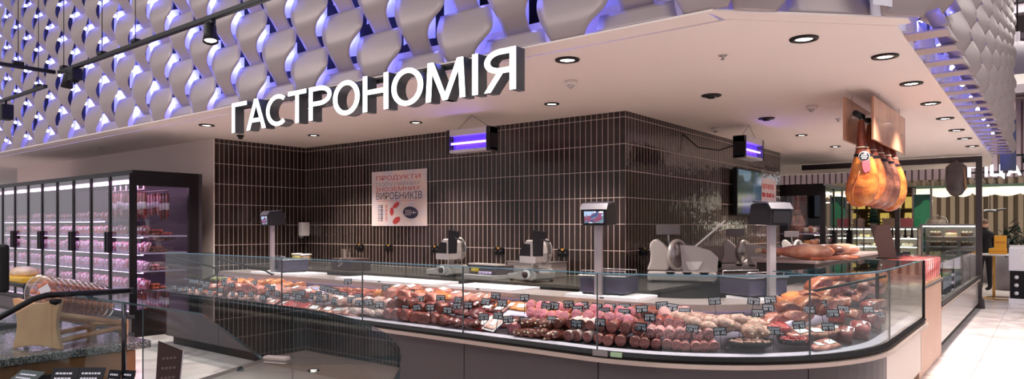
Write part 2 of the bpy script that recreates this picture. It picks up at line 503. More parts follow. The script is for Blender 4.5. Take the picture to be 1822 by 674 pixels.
def glyph(ch, W, H):
    s = 0.054; h = 0.040
    if ch == 'Г': return [bar(0, s, 0, H), bar(s, W, H - h, H)]
    if ch == 'А': return [stroke(s * .55, 0, W / 2, H, s * 1.1), stroke(W - s * .55, 0, W / 2, H, s * 1.1), bar(W * .24, W * .76, H * .24, H * .24 + h)]
    if ch == 'С': return arcs(W * .56, H / 2, W * .56, H / 2, s, h, 52, 308)
    if ch == 'Т': return [bar(W / 2 - s / 2, W / 2 + s / 2, 0, H - h), bar(0, W, H - h, H)]
    if ch == 'Р': return [bar(0, s, 0, H), bar(s, W * .5, H - h, H), bar(s, W * .5, H * .42, H * .42 + h)] + arcs(W * .48, H * .71, W * .52, H * .29, s, h, -90, 90, 16)
    if ch == 'О': return arcs(W / 2, H / 2, W / 2, H / 2, s * 1.05, h, 0, 360, 40)
    if ch == 'Н': return [bar(0, s, 0, H), bar(W - s, W, 0, H), bar(s, W - s, H * .47, H * .47 + h)]
    if ch == 'М': return [stroke(s * .5 + .0, 0, s * .9, H, s), stroke(W - s * .5, 0, W - s * .9, H, s), stroke(W / 2, 0, s * 1.0, H, s * .95, s * 1.1), stroke(W / 2, 0, W - s * 1.0, H, s * .95, s * 1.1)]
    if ch == 'І': return [bar(W / 2 - s / 2, W / 2 + s / 2, 0, H)]
    return [bar(W - s, W, 0, H), bar(W * .5, W - s, H - h, H), bar(W * .5, W - s, H * .42, H * .42 + h), stroke(s * .55, 0, W * .52, H * .45, s * 1.1)] + arcs(W * .52, H * .71, W * .52, H * .29, s, h, 90, 270, 16)
for ch, a, b in LET:
    xa, xb = px_onY(a, 200, SY)[0], px_onY(b, 200, SY)[0]
    ret = MB(); face = MB()
    for poly in glyph(ch, xb - xa, ZT - ZB):
        ret.extrude(poly, (xa, SY, ZB), (1, 0, 0), (0, 0, 1), (0, 1, 0), 0.105)
        face.extrude(poly, (xa, SY - 0.004, ZB), (1, 0, 0), (0, 0, 1), (0, 1, 0), 0.004)
    face.build('letter_face', M_face, ret.build('letter', M_ret, sign))
MB().bb(-6.95, -3.16, 4.01, 4.035, 2.70, 2.735).build('mounting_rail', M_black, sign)
# ================================================================== CEILING FITTINGS
M_lens = emis('lamp_lens', (255, 244, 232), 14.0)
M_ring = mat('black_ring', (26, 22, 24), 0.35)
M_offl = mat('dark_lens', (20, 18, 20), 0.2)
ring_me = MB().lathe([(0.058, 0.0), (0.062, -0.012), (0.092, -0.010), (0.096, 0.0), (0.090, 0.004), (0.058, 0.004)], 32, cap=False).mesh('ring', M_ring)
lens_me = MB().lathe([(0.0, 0.001), (0.03, -0.001), (0.057, -0.003), (0.058, 0.0)], 24, cap=False).mesh('lens', M_lens)
lens_off = MB().lathe([(0.0, -0.03), (0.035, -0.03), (0.05, -0.012), (0.058, 0.0)], 24, cap=False).mesh('lens', M_offl)
def downlight(x, y, label, on=True, w=42, tilt=(0, 0), scale=1.0, color=(1.0, 0.89, 0.81), size=R(105)):
    t = thing('downlight', label, 'ceiling lamp', (x, y, CZ - 0.003), 0, 'round ceiling downlights'); t.scale = (scale,) * 3
    put(ring_me, 'ring', None, t); put(lens_me if on else lens_off, 'lens', None, t)
    if on:
        l = bpy.data.lights.new('downlight_beam', 'SPOT'); l.energy = w * 2.6; l.color = color; l.spot_size = size; l.spot_blend = 0.7; l.shadow_soft_size = 0.05
        o = bpy.data.objects.new('downlight_beam', l); col.objects.link(o); o.parent = t; o.location = (0, 0, -0.03); o.rotation_euler = (tilt[0], tilt[1], 0)
FR = [(-8.43, 4.5, 'beside the left end of the lettering'), (-6.36, 4.5, 'half hidden behind the first letters of the sign'), (-3.99, 4.5, 'half hidden behind the last letters of the sign'), (-2.935, 4.45, 'just right of the sign'),
      (-1.33, 4.95, 'at the chamfered corner of the ceiling')]
for x, y, w in FR: downlight(x, y, 'black downlight at the front edge, ' + w, w=75)
for i, y in enumerate([5.84, 7.09, 8.36, 9.62, 10.88, 11.99, 13.2]):
    downlight(-0.985, y, 'black ringed downlight in the row beside the side screen, %s from the corner' % ORD[i], w=70)
for x, y, w in [(-4.12, 5.95, 'in front of the outer corner of the tiled walls'), (-6.17, 5.97, 'above the middle of the tiled back wall'), (-8.18, 5.93, 'above the inner corner of the tiled walls')]:
    downlight(x, y, 'small lit downlight ' + w, w=85, scale=0.85)
for x, y, w in [(-2.62, 6.53, 'nearest the outer tiled corner'), (-2.66, 8.32, 'farther along the tiled side wall')]:
    downlight(x, y, 'dark unlit round ceiling fitting ' + w, on=False)
for x, y, w in [(-2.76, 10.15, 'left of the hanging hams'), (-2.72, 11.91, 'left of the hams and farthest back')]:
    downlight(x, y, 'small lit downlight ' + w, w=85, scale=0.85)
M_det = mat('detector_plastic', (222, 212, 206), 0.5)
def detector(x, y, label):
    t = thing('smoke_detector', label, 'smoke detector', (x, y, CZ), 0)
    MB().lathe([(0.0, 0.0), (0.056, 0.0), (0.058, -0.03), (0.05, -0.036), (0.0, -0.036)], 24, cap=False).build('base', M_det, t)
    MB().lathe([(0.03, -0.036), (0.03, -0.05), (0.02, -0.055), (0.012, -0.066), (0.0, -0.067)], 16, cap=False).build('sensor', M_steel, t)
detector(-3.35, 5.13, 'white smoke detector on the ceiling between the sign and the tiled corner')
detector(-2.01, 7.78, 'white smoke detector on the ceiling left of the ham boards')
detector(-3.45, 8.74, 'white smoke detector on the ceiling close to the tiled side wall')
def sprinkler(x, y, label):
    t = thing('sprinkler', label, 'sprinkler', (x, y, CZ), 0)
    MB().lathe([(0.0, 0.0), (0.035, 0.0), (0.03, -0.008), (0.0, -0.008)], 20, cap=False).build('rosette', M_steel, t)
    mb = MB().lathe([(0.008, -0.008), (0.008, -0.03), (0.0, -0.03)], 10, cap=False)
    mb.lathe([(0.0, -0.036), (0.016, -0.036), (0.016, -0.034), (0.0, -0.034)], 14, cap=False).tube([(0.008, 0, -0.02), (0.012, 0, -0.035)], 0.002, 6).tube([(-0.008, 0, -0.02), (-0.012, 0, -0.035)], 0.002, 6)
    mb.build('nozzle', M_steel, t)
sprinkler(-1.94, 5.06, 'tiny metal sprinkler on the ceiling near the chamfered corner')
sprinkler(-2.0, 8.9, 'tiny metal sprinkler on the ceiling behind the ham boards')
sprinkler(-12.2, 4.72, 'tiny metal sprinkler on the ceiling above the wall of fridges')
# ceiling camera near the inner corner
t = thing('dome_camera', 'tiny dark dome camera on the ceiling above the left end of the tiles', 'camera', (-9.0, 5.3, CZ))
MB().lathe([(0.0, 0.0), (0.05, 0.0), (0.05, -0.02), (0, -0.02)], 20, cap=False).build('base', M_black, t)
MB().lathe([(0.036, -0.02), (0.033, -0.04), (0.02, -0.055), (0.0, -0.06)], 20, cap=False).build('dome', mat('smoked_dome', (14, 14, 16), 0.08), t)

# track lights hung in front of the screen
M_track = mat('track_black', (20, 18, 20), 0.4)
def track(name, label, p0, p1, hangers):
    t = thing(name, label, 'track light rail', p0)
    d = Vector(p1) - Vector(p0)
    a = math.atan2(d.y, d.x); t.rotation_euler = (0, 0, a); ln = d.length
    MB().bb(0, ln, -0.022, 0.022, -0.02, 0.02, 0.004).build('rail', M_track, t)
    for h in hangers:
        MB().tube([(h * ln, 0, 0.02), (h * ln, 0, 3.2)], 0.004, 6).build('suspension_wire', M_track, t)
        MB().bb(h * ln - 0.05, h * ln + 0.05, -0.03, 0.03, 0.02, 0.055, 0.005).build('clamp', M_track, t)
    return t
track('track_rail', 'long black track rail hung in front of the screen, running up to the top edge', (-8.86, 3.0, 3.2), (-2.5, 3.0, 3.2), [0.02, 0.18, 0.3, 0.9])
track('track_rail', 'short black track rail running towards the viewer from the corner joint', (-8.9, 2.97, 3.2), (-8.9, 0.6, 3.2), [0.15])
track('track_rail', 'separate lower black track rail at the left edge of the picture', (-9.87, 3.19, 3.2), (-13.4, 3.19, 3.2), [0.07])
def spot(x, y, label, aim):
    t = thing('track_spotlight', label, 'spotlight', (x, y, 3.18))
    d = Vector(aim).normalized()
    mb = MB().bb(-0.06, 0.06, -0.018, 0.018, -0.035, 0.0, 0.004).tube([(0, 0, -0.035), (0, 0, -0.075)], 0.012, 8)
    mb.build('bracket', M_track, t)
    q = d.to_track_quat('Z', 'Y').to_matrix().to_4x4(); q.translation = (0, 0, -0.10)
    MB().lathe([(0.0, -0.075), (0.045, -0.075), (0.05, -0.05), (0.052, 0.02), (0.062, 0.085), (0.058, 0.088), (0.05, 0.06), (0.0, 0.06)], 24, q, cap=False).build('lamp_head', M_track, t)
    MB().lathe([(0.0, 0.066), (0.05, 0.068)], 20, q, cap=False).build('lens', emis('spot_lens', (255, 240, 220), 6), t)
spot(-5.56, 3.0, 'black conical spotlight on the long rail above the sign', (0.25, -0.1, -1))
spot(-8.62, 3.0, 'black conical spotlight at the joint where two rails meet', (-0.1, -0.1, -1))
t = thing('driver_box', 'small black driver box on the rail beside the spotlight at the joint', 'lamp driver', (-8.42, 3.0, 3.18))
MB().bb(-0.07, 0.07, -0.05, 0.05, -0.13, 0.0, 0.008).build('housing', M_track, t)
MB().lathe([(0.03, -0.02), (0.045, 0.0), (0.0, 0.0)], 16, Matrix.Translation((0, 0, -0.13)), cap=False).build('cap', M_track, t)
t = thing('box_spotlight', 'boxy black spotlight under the lower rail at the left edge', 'spotlight', (-11.35, 3.19, 3.18))
MB().bb(-0.09, 0.09, -0.07, 0.07, -0.26, -0.05, 0.01).build('housing', M_track, t); MB().tube([(0, 0, 0), (0, 0, -0.05)], 0.015, 8).build('bracket', M_track, t)

# ================================================================== INSECT LAMPS
M_uv = emis('violet_tube', (128, 84, 255), 16.0)
M_uvback = mat('violet_backplate', (110, 80, 200), 0.5)
def uv_trap(loc, rz, w, label):
    t = thing('insect_trap', label, 'insect lamp', loc, rz)
    h, d = 0.27, 0.15
    mb = MB().bb(-w / 2, w / 2, -d / 2, d / 2, h - 0.075, h, 0.006).bb(-w / 2, w / 2, -d / 2, d / 2, 0, 0.035, 0.006)
    mb.build('housing', mat('trap_grey', (196, 190, 192), 0.35, 0.3), t)
    for s in (-1, 1):
        MB().bb(s * w / 2 - (0.05 if s > 0 else 0), s * w / 2 + (0.05 if s < 0 else 0), -d / 2 - 0.004, d / 2 + 0.004, -0.004, h + 0.004, 0.01).build('end_cap', M_black, t)
    MB().bb(-w / 2 + 0.05, w / 2 - 0.05, -0.005, 0.005, 0.035, h - 0.075).build('backplate', M_uvback, t)
    for z in (0.11,):
        MB().tube([(-w / 2 + 0.05, -d / 2 + 0.035, z), (w / 2 - 0.05, -d / 2 + 0.035, z)], 0.012, 10).build('violet_tube', M_uv, t)
    g = MB()
    n = int((w - 0.1) / 0.035)
    for i in range(n + 1): g.tube([(-w / 2 + 0.05 + i * (w - 0.1) / n, -d / 2, 0.035), (-w / 2 + 0.05 + i * (w - 0.1) / n, -d / 2, h - 0.075)], 0.0016, 5)
    for i in range(4): g.tube([(-w / 2 + 0.05, -d / 2, 0.05 + i * 0.04), (w / 2 - 0.05, -d / 2, 0.05 + i * 0.04)], 0.0016, 5)
    g.build('guard_grille', mat('grille_wire', (170, 160, 190), 0.4, 0.5), t)
    MB().tube([(-w / 2 + 0.1, 0, h), (0, 0, CZ - loc[2])], 0.0025, 6).tube([(w / 2 - 0.06, 0, h), (0, 0, CZ - loc[2])], 0.0025, 6).build('hanging_wire', M_track, t)
uv_trap((-5.28, 6.0, 2.31), 0, 0.66, 'glowing violet insect lamp hung in front of the tiled back wall')
uv_trap((-3.02, 8.75, 2.30), R(90), 0.70, 'glowing violet insect lamp hung beside the tiled side wall')
t = thing('wall_bracket', 'thin black angled wire bracket on the tiled side wall by the violet lamp', 'bracket', (-3.73, 8.9, 2.45))
MB().tube([(0, -0.55, 0.19), (0.12, -0.35, 0.03), (0.3, -0.1, 0.0), (0.62, 0.0, 0.1)], 0.008, 6).build('arm', M_black, t)

# ================================================================== POSTERS, TV, SOCKETS
M_paper = mat('poster_paper', (226, 204, 196), 0.6, rgb2=(206, 196, 206), scale=4)
M_red = mat('poster_red', (190, 60, 62), 0.6); M_navy = mat('poster_navy', (52, 50, 74), 0.6); M_ltr = mat('poster_grey', (150, 140, 150), 0.6)
M_pk = mat('poster_pink', (206, 120, 116), 0.6); M_och = mat('poster_ochre', (206, 160, 110), 0.6)
def poster(M, w, h, label):
    t = thing('poster', label, 'poster', (0, 0, 0)); t.matrix_world = M
    MB().bb(0, w, 0, h, -0.008, 0.0).build('sheet', M_paper, t)
    return t
def line(t, txt, x0, x1, y0, y1, m, z=0.002):
    put(fit(text_mesh(txt, 0.1), x0, x1, y0, y1), 'lettering', m, t, Matrix.Translation((0, 0, z)))
P = poster(basis((-7.98, 6.815, 1.46), (1, 0, 0), (0, 0, 1)), 1.155, 0.80, 'large pale poster with red and navy words on the tiled back wall')
line(P, 'ПРОДУКТИ', 0.10, 1.03, 0.655, 0.735, M_red); line(P, 'ПОПУЛЯРНИХ', 0.10, 1.03, 0.58, 0.635, M_ltr)
line(P, 'ІНОЗЕМНИХ', 0.10, 1.03, 0.505, 0.565, M_red); line(P, 'ВИРОБНИКІВ', 0.10, 1.06, 0.385, 0.49, M_navy)
MB().bb(0.10, 1.0, 0.36, 0.366, 0, 0.003).build('rule', M_pk, P)
def blotches(t, items):
    for (x, y, rx, ry, a, m) in items:
        MB().extrude([(x + rx * math.cos(a) * math.cos(q) - ry * math.sin(a) * math.sin(q), y + rx * math.sin(a) * math.cos(q) + ry * math.cos(a) * math.sin(q)) for q in [2 * PI * k / 20 for k in range(20)]],
                     (0, 0, 0.0005), (1, 0, 0), (0, 1, 0), (0, 0, 1), 0.002).build('printed_emblem', m, t)
blotches(P, [(0.53, 0.30, 0.075, 0.035, 0.5, M_red), (0.44, 0.21, 0.04, 0.06, 0, M_red), (0.54, 0.08, 0.085, 0.045, 0.4, M_red), (0.83, 0.19, 0.155, 0.085, -0.1, M_navy)])
fp = MB()
for k in range(4):
    x = 0.72 + k * 0.035
    fp.tube([(x, 0.23, 0.0035), (x + 0.03, 0.19, 0.0035), (x, 0.15, 0.0035)], 0.006, 5)
fp.tube([(0.86, 0.19, 0.0035), (0.95, 0.19, 0.0035)], 0.006, 5).tube([(0.90, 0.215, 0.0035), (0.90, 0.165, 0.0035)], 0.006, 5)
fp.build('fish_mark', M_paper, P)
for k, (x, m) in enumerate([(0.14, M_ltr), (0.20, M_navy), (0.30, M_pk)]):
    mb = MB()
    for j in range(9): mb.bb(x, x + 0.045, 0.07 + j * 0.028, 0.07 + j * 0.028 + 0.014 + 0.006 * (j % 2), 0, 0.002)
    mb.build('printed_column', m, P)
P = poster(basis((-3.722, 11.12, 1.47), (0, 1, 0), (0, 0, 1)), 1.03, 0.78, 'smaller pale poster beside the television on the tiled side wall')
mb = MB()
for i in range(7): mb.bb(0.12 + i * 0.115, 0.2 + i * 0.115, 0.60 + 0.01 * (i % 2), 0.69, 0, 0.003)
mb.build('printed_row', M_pk, P)
mb = MB()
for i in range(8): mb.bb(0.10 + i * 0.105, 0.15 + i * 0.105 + 0.02 * (i % 3), 0.47, 0.545 - 0.01 * (i % 2), 0, 0.003)
mb.build('printed_row', M_red, P)
MB().bb(0.12, 0.9, 0.43, 0.435, 0, 0.003).build('rule', M_pk, P); MB().bb(0.12, 0.9, 0.1, 0.105, 0, 0.003).build('rule', M_pk, P)
blotches(P, [(0.2, 0.33, 0.06, 0.06, 0, M_paper), (0.56, 0.33, 0.045, 0.06, 0, M_red), (0.24, 0.17, 0.08, 0.05, 0.2, M_och), (0.8, 0.17, 0.07, 0.05, 0.4, M_och), (0.82, 0.33, 0.05, 0.05, 0, M_pk)])
line(P, '16', 0.46, 0.62, 0.04, 0.09, M_red)

def screen_mat(name, cols, scale, strength):
    m, nt, b = nodes_of(name); L = nt.links.new; N = nt.nodes.new
    tc = N('ShaderNodeTexCoord'); vo = N('ShaderNodeTexVoronoi'); vo.inputs['Scale'].default_value = scale
    nz = N('ShaderNodeTexNoise'); nz.inputs['Scale'].default_value = 5
    L(tc.outputs['Object'], nz.inputs['Vector'])
    ad = N('ShaderNodeMix'); ad.data_type = 'VECTOR'; ad.inputs[0].default_value = 0.25; L(tc.outputs['Object'], ad.inputs[4]); L(nz.outputs['Color'], ad.inputs[5]); L(ad.outputs[1], vo.inputs['Vector'])
    sp = N('ShaderNodeSeparateColor'); L(vo.outputs['Color'], sp.inputs[0])
    rp = N('ShaderNodeValToRGB'); rp.color_ramp.interpolation = 'CONSTANT'
    while len(rp.color_ramp.elements) < len(cols): rp.color_ramp.elements.new(0.5)
    for i, c in enumerate(cols): rp.color_ramp.elements[i].position = i / len(cols); rp.color_ramp.elements[i].color = srgb(*c)
    L(sp.outputs[0], rp.inputs[0]); L(rp.outputs[0], b.inputs['Emission Color']); b.inputs['Emission Strength'].default_value = strength
    b.inputs['Base Color'].default_value = (0.01, 0.01, 0.01, 1); b.inputs['Roughness'].default_value = 0.1
    return m
t = thing('television', 'wall television showing green and blue pictures on the tiled side wall', 'television', (-3.73, 9.96, 1.62))
MB().bb(0.06, 0.12, 0, 1.1, 0, 0.70, 0.006).build('case', M_black, t)
MB().bb(0.12, 0.123, 0.025, 1.075, 0.03, 0.675).build('screen', screen_mat('tv_picture', [(40, 70, 66), (70, 96, 120), (58, 70, 128), (40, 66, 60), (120, 150, 170), (50, 60, 110)], 3.2, 0.45), t)
MB().bb(0, 0.06, 0.45, 0.65, 0.25, 0.45).build('wall_mount', M_black, t)

M_sock = mat('socket_black', (18, 16, 18), 0.4); M_plug = mat('socket_ochre', (190, 140, 50), 0.5)
def socket(loc, rz, label):
    t = thing('wall_socket', label, 'socket', loc, rz, 'black sockets in a row on the tiles')
    MB().bb(-0.075, 0.075, -0.022, 0, -0.045, 0.045, 0.006).build('faceplate', M_sock, t)
    for x in (-0.035, 0.035): MB().lathe([(0.0, 0.0), (0.02, 0.0), (0.022, 0.006), (0.0, 0.006)], 16, Matrix.Translation((x, -0.022, -0.008)) @ Matrix.Rotation(PI / 2, 4, 'X'), cap=False).build('outlet', M_dark, t)
    MB().bb(-0.016, 0.016, -0.028, -0.02, 0.026, 0.048).build('ochre_label', M_plug, t)
for i, x in enumerate([-8.26, -7.61, -6.67, -5.54, -4.56]):
    socket((x, 6.83, 1.14), 0, 'black double socket on the tiled back wall, %s from the inner corner' % ORD[i])
for i, y in enumerate([7.25, 8.2]):
    socket((-3.73, y, 1.16), R(90), 'black double socket on the tiled side wall, %s from its near corner' % ORD[i])
t = thing('soap_dispenser', 'white soap dispenser in the inner corner of the tiled walls', 'dispenser', (-9.53, 6.70, 1.28))
MB().bb(-0.05, 0.05, -0.05, 0.10, 0.02, 0.24, 0.012).build('body', M_white, t); MB().bb(-0.03, 0.03, -0.055, 0.0, -0.015, 0.03, 0.008).build('lever', M_steel, t)
MB().bb(-0.02, 0.02, 0.1, 0.128, 0.05, 0.2).build('wall_plate', M_steel, t)

# ================================================================== THE CASE PATH
PX0, PXA, YF, RA, YB = -8.62, -2.57, 4.05, 1.65, 7.42       # straight start, arc start, front line, arc radius, far end
ARC = RA * PI / 2
S1 = PXA - PX0; S2 = S1 + ARC; S3 = S2 + (YB - (YF + RA))
def path(s):
    """point on the front line and the inward normal at arc length s"""
    if s <= S1: return Vector((PX0 + s, YF, 0)), Vector((0, 1, 0))
    if s <= S2:
        a = (s - S1) / RA - PI / 2
        c = Vector((PXA, YF + RA, 0)); r = Vector((math.cos(a), math.sin(a), 0))
        return c + r * RA, -r
    return Vector((PXA + RA, YF + RA + (s - S2), 0)), Vector((-1, 0, 0))
def cp(s, n, z):
    p, nn = path(s); q = p + nn * n
    return Vector((q.x, q.y, z))
def stations(s0, s1):
    out = [s0]
    if s0 < S1 < s1: out.append(S1)
    if s1 > S1 and s0 < S2:
        k = 24
        out += [S1 + ARC * i / k for i in range(1, k + 1) if s0 < S1 + ARC * i / k < s1]
    if out[-1] < s1 - 1e-6: out.append(s1)
    return out
def sweep(prof, s0, s1, mb=None, close=True, smooth=False):
    """closed profile [(n, z)] carried along the case path"""
    mb = mb or MB()
    ss = stations(s0, s1); rings = [[mb.bm.verts.new(cp(s, n, z)) for n, z in prof] for s in ss]
    k = len(prof); fs = []
    for a, b in zip(rings, rings[1:]):
        for i in range(k): fs.append(mb.bm.faces.new((a[i], a[(i + 1) % k], b[(i + 1) % k], b[i])))
    fs += [mb.bm.faces.new(rings[0][::-1]), mb.bm.faces.new(rings[-1])]
    for f in fs: f.material_index = mb.mi
    return mb
def rect(n0, n1, z0, z1): return [(n0, z0), (n1, z0), (n1, z1), (n0, z1)]
M_base = mat('case_front_grey', (70, 63, 67), 0.38, 0.25); M_rail = mat('case_rail', (196, 176, 166), 0.3, 0.5)
M_lip = mat('case_lip', (186, 176, 190), 0.3); M_deck = mat('case_deck', (84, 78, 82), 0.3, 0.5)
M_ledge = mat('ledge_metal', (176, 158, 156), 0.3, 0.4); M_strip = emis('case_strip_light', (255, 226, 250), 26.0)
case = thing('deli_case', 'long dark grey refrigerated deli counter with a rounded corner, filled with meats', 'deli counter', (PX0, YF, 0))
def part(mb, name, m, parent=case):
    for v in mb.bm.verts: v.co -= parent.location
    return mb.build(name, m, parent)
part(sweep(rect(0.10, 1.05, 0.0, 0.11), 0.05, S3 - 0.02), 'toe_kick', M_black)
for k, (a, b) in enumerate([(0.0, 1.24), (1.24, 2.49), (2.49, 3.73), (3.73, 4.95), (4.95, 6.18), (6.18, 7.62), (7.62, S2), (S2, S3)]):
    part(sweep(rect(0.03, 0.06, 0.11, 0.535), a + 0.004, b - 0.004), 'front_panel', M_base if k < 7 else mat('case_end_panel', (214, 196, 184), 0.3))
part(sweep([(-0.035, 0.535), (0.06, 0.535), (0.06, 0.562), (-0.035, 0.562)], 0, S3), 'metal_rail', M_rail)
part(sweep([(0.0, 0.562), (0.05, 0.562), (0.05, 0.604), (0.0, 0.604), (-0.012, 0.584)], 0, S3), 'bumper', M_black)
part(sweep([(0.026, 0.57), (0.13, 0.57), (0.125, 0.612), (0.026, 0.600)], 0.0, S3), 'tray_lip', M_lip)
part(sweep([(0.13, 0.56), (0.74, 0.56), (0.74, 0.755), (0.13, 0.594)], 0.02, S3 - 0.02), 'deck', M_deck)
part(sweep([(0.74, 0.11), (1.10, 0.11), (1.10, 0.84), (0.74, 0.84)], 0.02, S3 - 0.02), 'rear_wall', mat('case_inside_dark', (44, 36, 42), 0.4))
part(sweep([(0.70, 0.84), (1.13, 0.84), (1.13, 0.87), (0.70, 0.87)], 0.02, S3 - 0.02), 'ledge', M_ledge)
part(sweep(rect(0.69, 0.70, 0.822, 0.87), 0.02, S3 - 0.02), 'ledge_lip', M_ledge)
part(sweep(rect(0.704, 0.735, 0.826, 0.838), 0.05, S3 - 0.05), 'strip_light', M_strip)
for s0 in (0.0, S3 - 0.02):
    part(sweep([(0.03, 0.11), (1.10, 0.11), (1.10, 0.84), (0.70, 0.84), (0.03, 0.62)], s0, s0 + 0.02), 'end_panel', M_base)
GZ0, GZ1 = 0.604, 1.13
seams = [0.02, 1.235, 2.48, 3.73, 4.95, 6.18, 7.62, S2 + 0.02, S3]
for a, b in zip(seams, seams[1:]):
    mb = sweep(rect(0.012, 0.022, GZ0, GZ1), a + 0.003, b - 0.003)
    g = part(mb, 'glass_pane', [M_glass, M_cyanedge])
    for f in g.data.polygons:
        if abs(f.normal.z) > 0.9: f.material_index = 1
    if a > 0.1: part(sweep(rect(0.010, 0.024, GZ0, GZ1), a - 0.0022, a + 0.0022), 'glass_seam', mat('seam_grey', (70, 74, 78), .3))
part(sweep(rect(0.009, 0.025, GZ1, GZ1 + 0.007), 0.02, S3), 'glass_top_edge', mat('edge_blue', (92, 136, 156), .15, coat=.4))
# glass top over the far end of the case and its black edges
g = part(sweep(rect(0.026, 0.50, 1.122, 1.13), S2 - 0.9, S3), 'glass_shelf', [M_glass, M_cyanedge])
for f in g.data.polygons:
    if abs(f.normal.z) < 0.5: f.material_index = 1
part(sweep(rect(0.0, 0.02, 0.60, 1.135), S3 - 0.001, S3 + 0.018), 'edge_seal', M_black)
part(sweep(rect(0.02, 0.70, 0.63, 1.12), S3 + 0.004, S3 + 0.012), 'glass_end', M_glass)
part(sweep(rect(0.02, 0.66, 0.66, 1.12), 0.004, 0.012), 'glass_end', M_glass)
mb = MB()
for s in (0.02, 1.235, S2 - 0.1): mb.tube([cp(s + 0.02, 0.02, 1.09), cp(s + 0.02, 0.60, 0.93), cp(s + 0.02, 0.72, 0.86)], 0.011, 8)
part(mb, 'glass_bracket', M_black)
part(MB().tube([cp(S3 - 0.55, 0.30, 0.70), cp(S3 - 0.55, 0.30, 1.122)], 0.016, 10), 'shelf_post', M_black)
# small rating plates on the rail under the middle seam
part(sweep(rect(-0.014, -0.006, 0.573, 0.612), 6.16, 6.27), 'rating_plate', M_steel); part(sweep(rect(-0.014, -0.006, 0.576, 0.608), 6.29, 6.37), 'energy_label', mat('label_green', (150, 176, 140), 0.5))

# ================================================================== WORK COUNTER BEHIND
wc = thing('work_counter', 'dark L shaped stainless work counter along the tiled walls', 'counter', (-9.6, 5.74, 0))
M_wtop = mat('worktop_steel', (140, 128, 120), 0.22, 0.75)
def wpart(mb, n, m): return part(mb, n, m, wc)
wpart(MB().prism([(-9.6, 5.74), (-2.87, 5.74), (-2.87, 12.25), (-3.73, 12.25), (-3.73, 6.83), (-9.6, 6.83)], 0.835, 0.865), 'worktop', M_wtop)
wpart(MB().prism([(-9.6, 5.78), (-2.91, 5.78), (-2.91, 12.22), (-3.70, 12.22), (-3.70, 6.80), (-9.6, 6.80)], 0.10, 0.835), 'cabinet_body', mat('counter_grey', (92, 86, 86), 0.4, 0.4))
wpart(MB().prism([(-9.6, 5.86), (-2.99, 5.86), (-2.99, 12.2), (-3.70, 12.2), (-3.70, 6.80), (-9.6, 6.80)], 0.0, 0.10), 'plinth', M_black)
for i in range(7):
    wpart(MB().bb(-9.5 + i * 0.92, -8.62 + i * 0.92, 5.76, 5.78, 0.13, 0.80, 0.004), 'cabinet_door', M_steel)

# ================================================================== CUTTING BOARDS
M_board = mat('cutting_board', (238, 226, 232), 0.4)
def board(s0, s1, label, n0=0.74, n1=1.16, rz=0):
    o = part(sweep(rect(n0, n1, 0.8705, 0.89), s0, s1), 'cutting_board', M_board, case)
    o.parent = None
    for v in o.data.vertices: v.co += case.location
    tag(o, label, 'cutting board', 'white cutting boards along the counter ledge')
    mb = sweep(rect(n0 - 0.004, n0 + 0.01, 0.874, 0.883), (s0 + s1) / 2 - 0.02, (s0 + s1) / 2 + 0.02)
    h = mb.build('grip', M_dark, o)
def sx(px, Y=4.82): return px_onY(px, 500, Y)[0] - PX0
board(sx(450), sx(533), 'small white cutting board under the left scale')
board(sx(600), sx(768), 'long white cutting board second from the left on the ledge')
board(sx(797), sx(915), 'white cutting board on the ledge in front of the first slicer')
board(sx(1006), sx(1143), 'white cutting board under the scale in the middle', 0.76, 1.15)
board(S2 - 0.62, S2 - 0.05, 'white cutting board under the scale at the rounded corner', 0.70, 1.13)

# ================================================================== SCALES
M_scale = mat('scale_body', (58, 52, 72), 0.35); M_post = mat('scale_post', (168, 158, 162), 0.3, 0.5); M_plat = mat('scale_platter', (200, 196, 200), 0.2, 0.9)
M_scr = screen_mat('scale_picture', [(60, 70, 110), (150, 170, 200), (120, 60, 90), (210, 220, 230), (90, 120, 130)], 38, 1.3)
def scale(loc, rz, label, back=False, hz=0.60, lit=True):
    t = thing('shop_scale', label, 'scale', loc, rz, 'shop scales on the counter ledge')
    MB().bb(-0.19, 0.21, 0.06, 0.40, 0.012, 0.145, 0.012).build('body', M_scale, t)
    MB().bb(-0.20, 0.22, 0.05, 0.41, 0.148, 0.160, 0.004).build('platter', M_plat, t)
    mb = MB()
    for y in (0.09, 0.37): mb.tube([(-0.18, y, 0.16), (-0.18, y, 0.195), (0.20, y, 0.195), (0.20, y, 0.16)], 0.005, 6)
    mb.build('platter_rail', M_plat, t)
    for x in (-0.15, 0.17):
        for y in (0.09, 0.36): MB().lathe([(0.018, 0), (0.02, 0.012)], 12, Matrix.Translation((x, y, 0))).build('foot', M_black, t)
    MB().bb(-0.032, 0.032, 0.0, 0.04, 0.0, hz - 0.02, 0.004).build('column', M_post, t)
    poly = [(-0.07, -0.01), (0.16, 0.0), (0.13, 0.155), (0.09, 0.165), (-0.045, 0.150), (-0.085, 0.125)]
    h = MB().extrude(poly, (-0.105, 0, hz - 0.02), (0, 1, 0), (0, 0, 1), (1, 0, 0), 0.21).build('display_head', M_dark, t)
    MB().extrude([(-0.095, 0.118), (-0.06, 0.168), (0.10, 0.185), (0.10, 0.172), (-0.055, 0.156), (-0.085, 0.115)], (-0.115, 0, hz - 0.02), (0, 1, 0), (0, 0, 1), (1, 0, 0), 0.23).build('hood', mat('scale_hood', (52, 48, 62), 0.4), t)
    Ms = basis((0, -0.0805, hz + 0.036), (1, 0, 0), Vector((0, -0.015, 0.135)))
    s = MB().box((0, 0, 0.001), (0.165, 0.095, 0.004)).build('screen', M_scr if lit else M_dark, h); s.matrix_basis = Ms
    return t
p = cp(sx(1060), 0.80, 0.89); scale(p, 0.15, 'shop scale with a lit screen on a tall post at the middle board')
p = cp(sx(478), 0.80, 0.89); scale(p, -0.2, 'shop scale with a tall post at the left end of the counter')
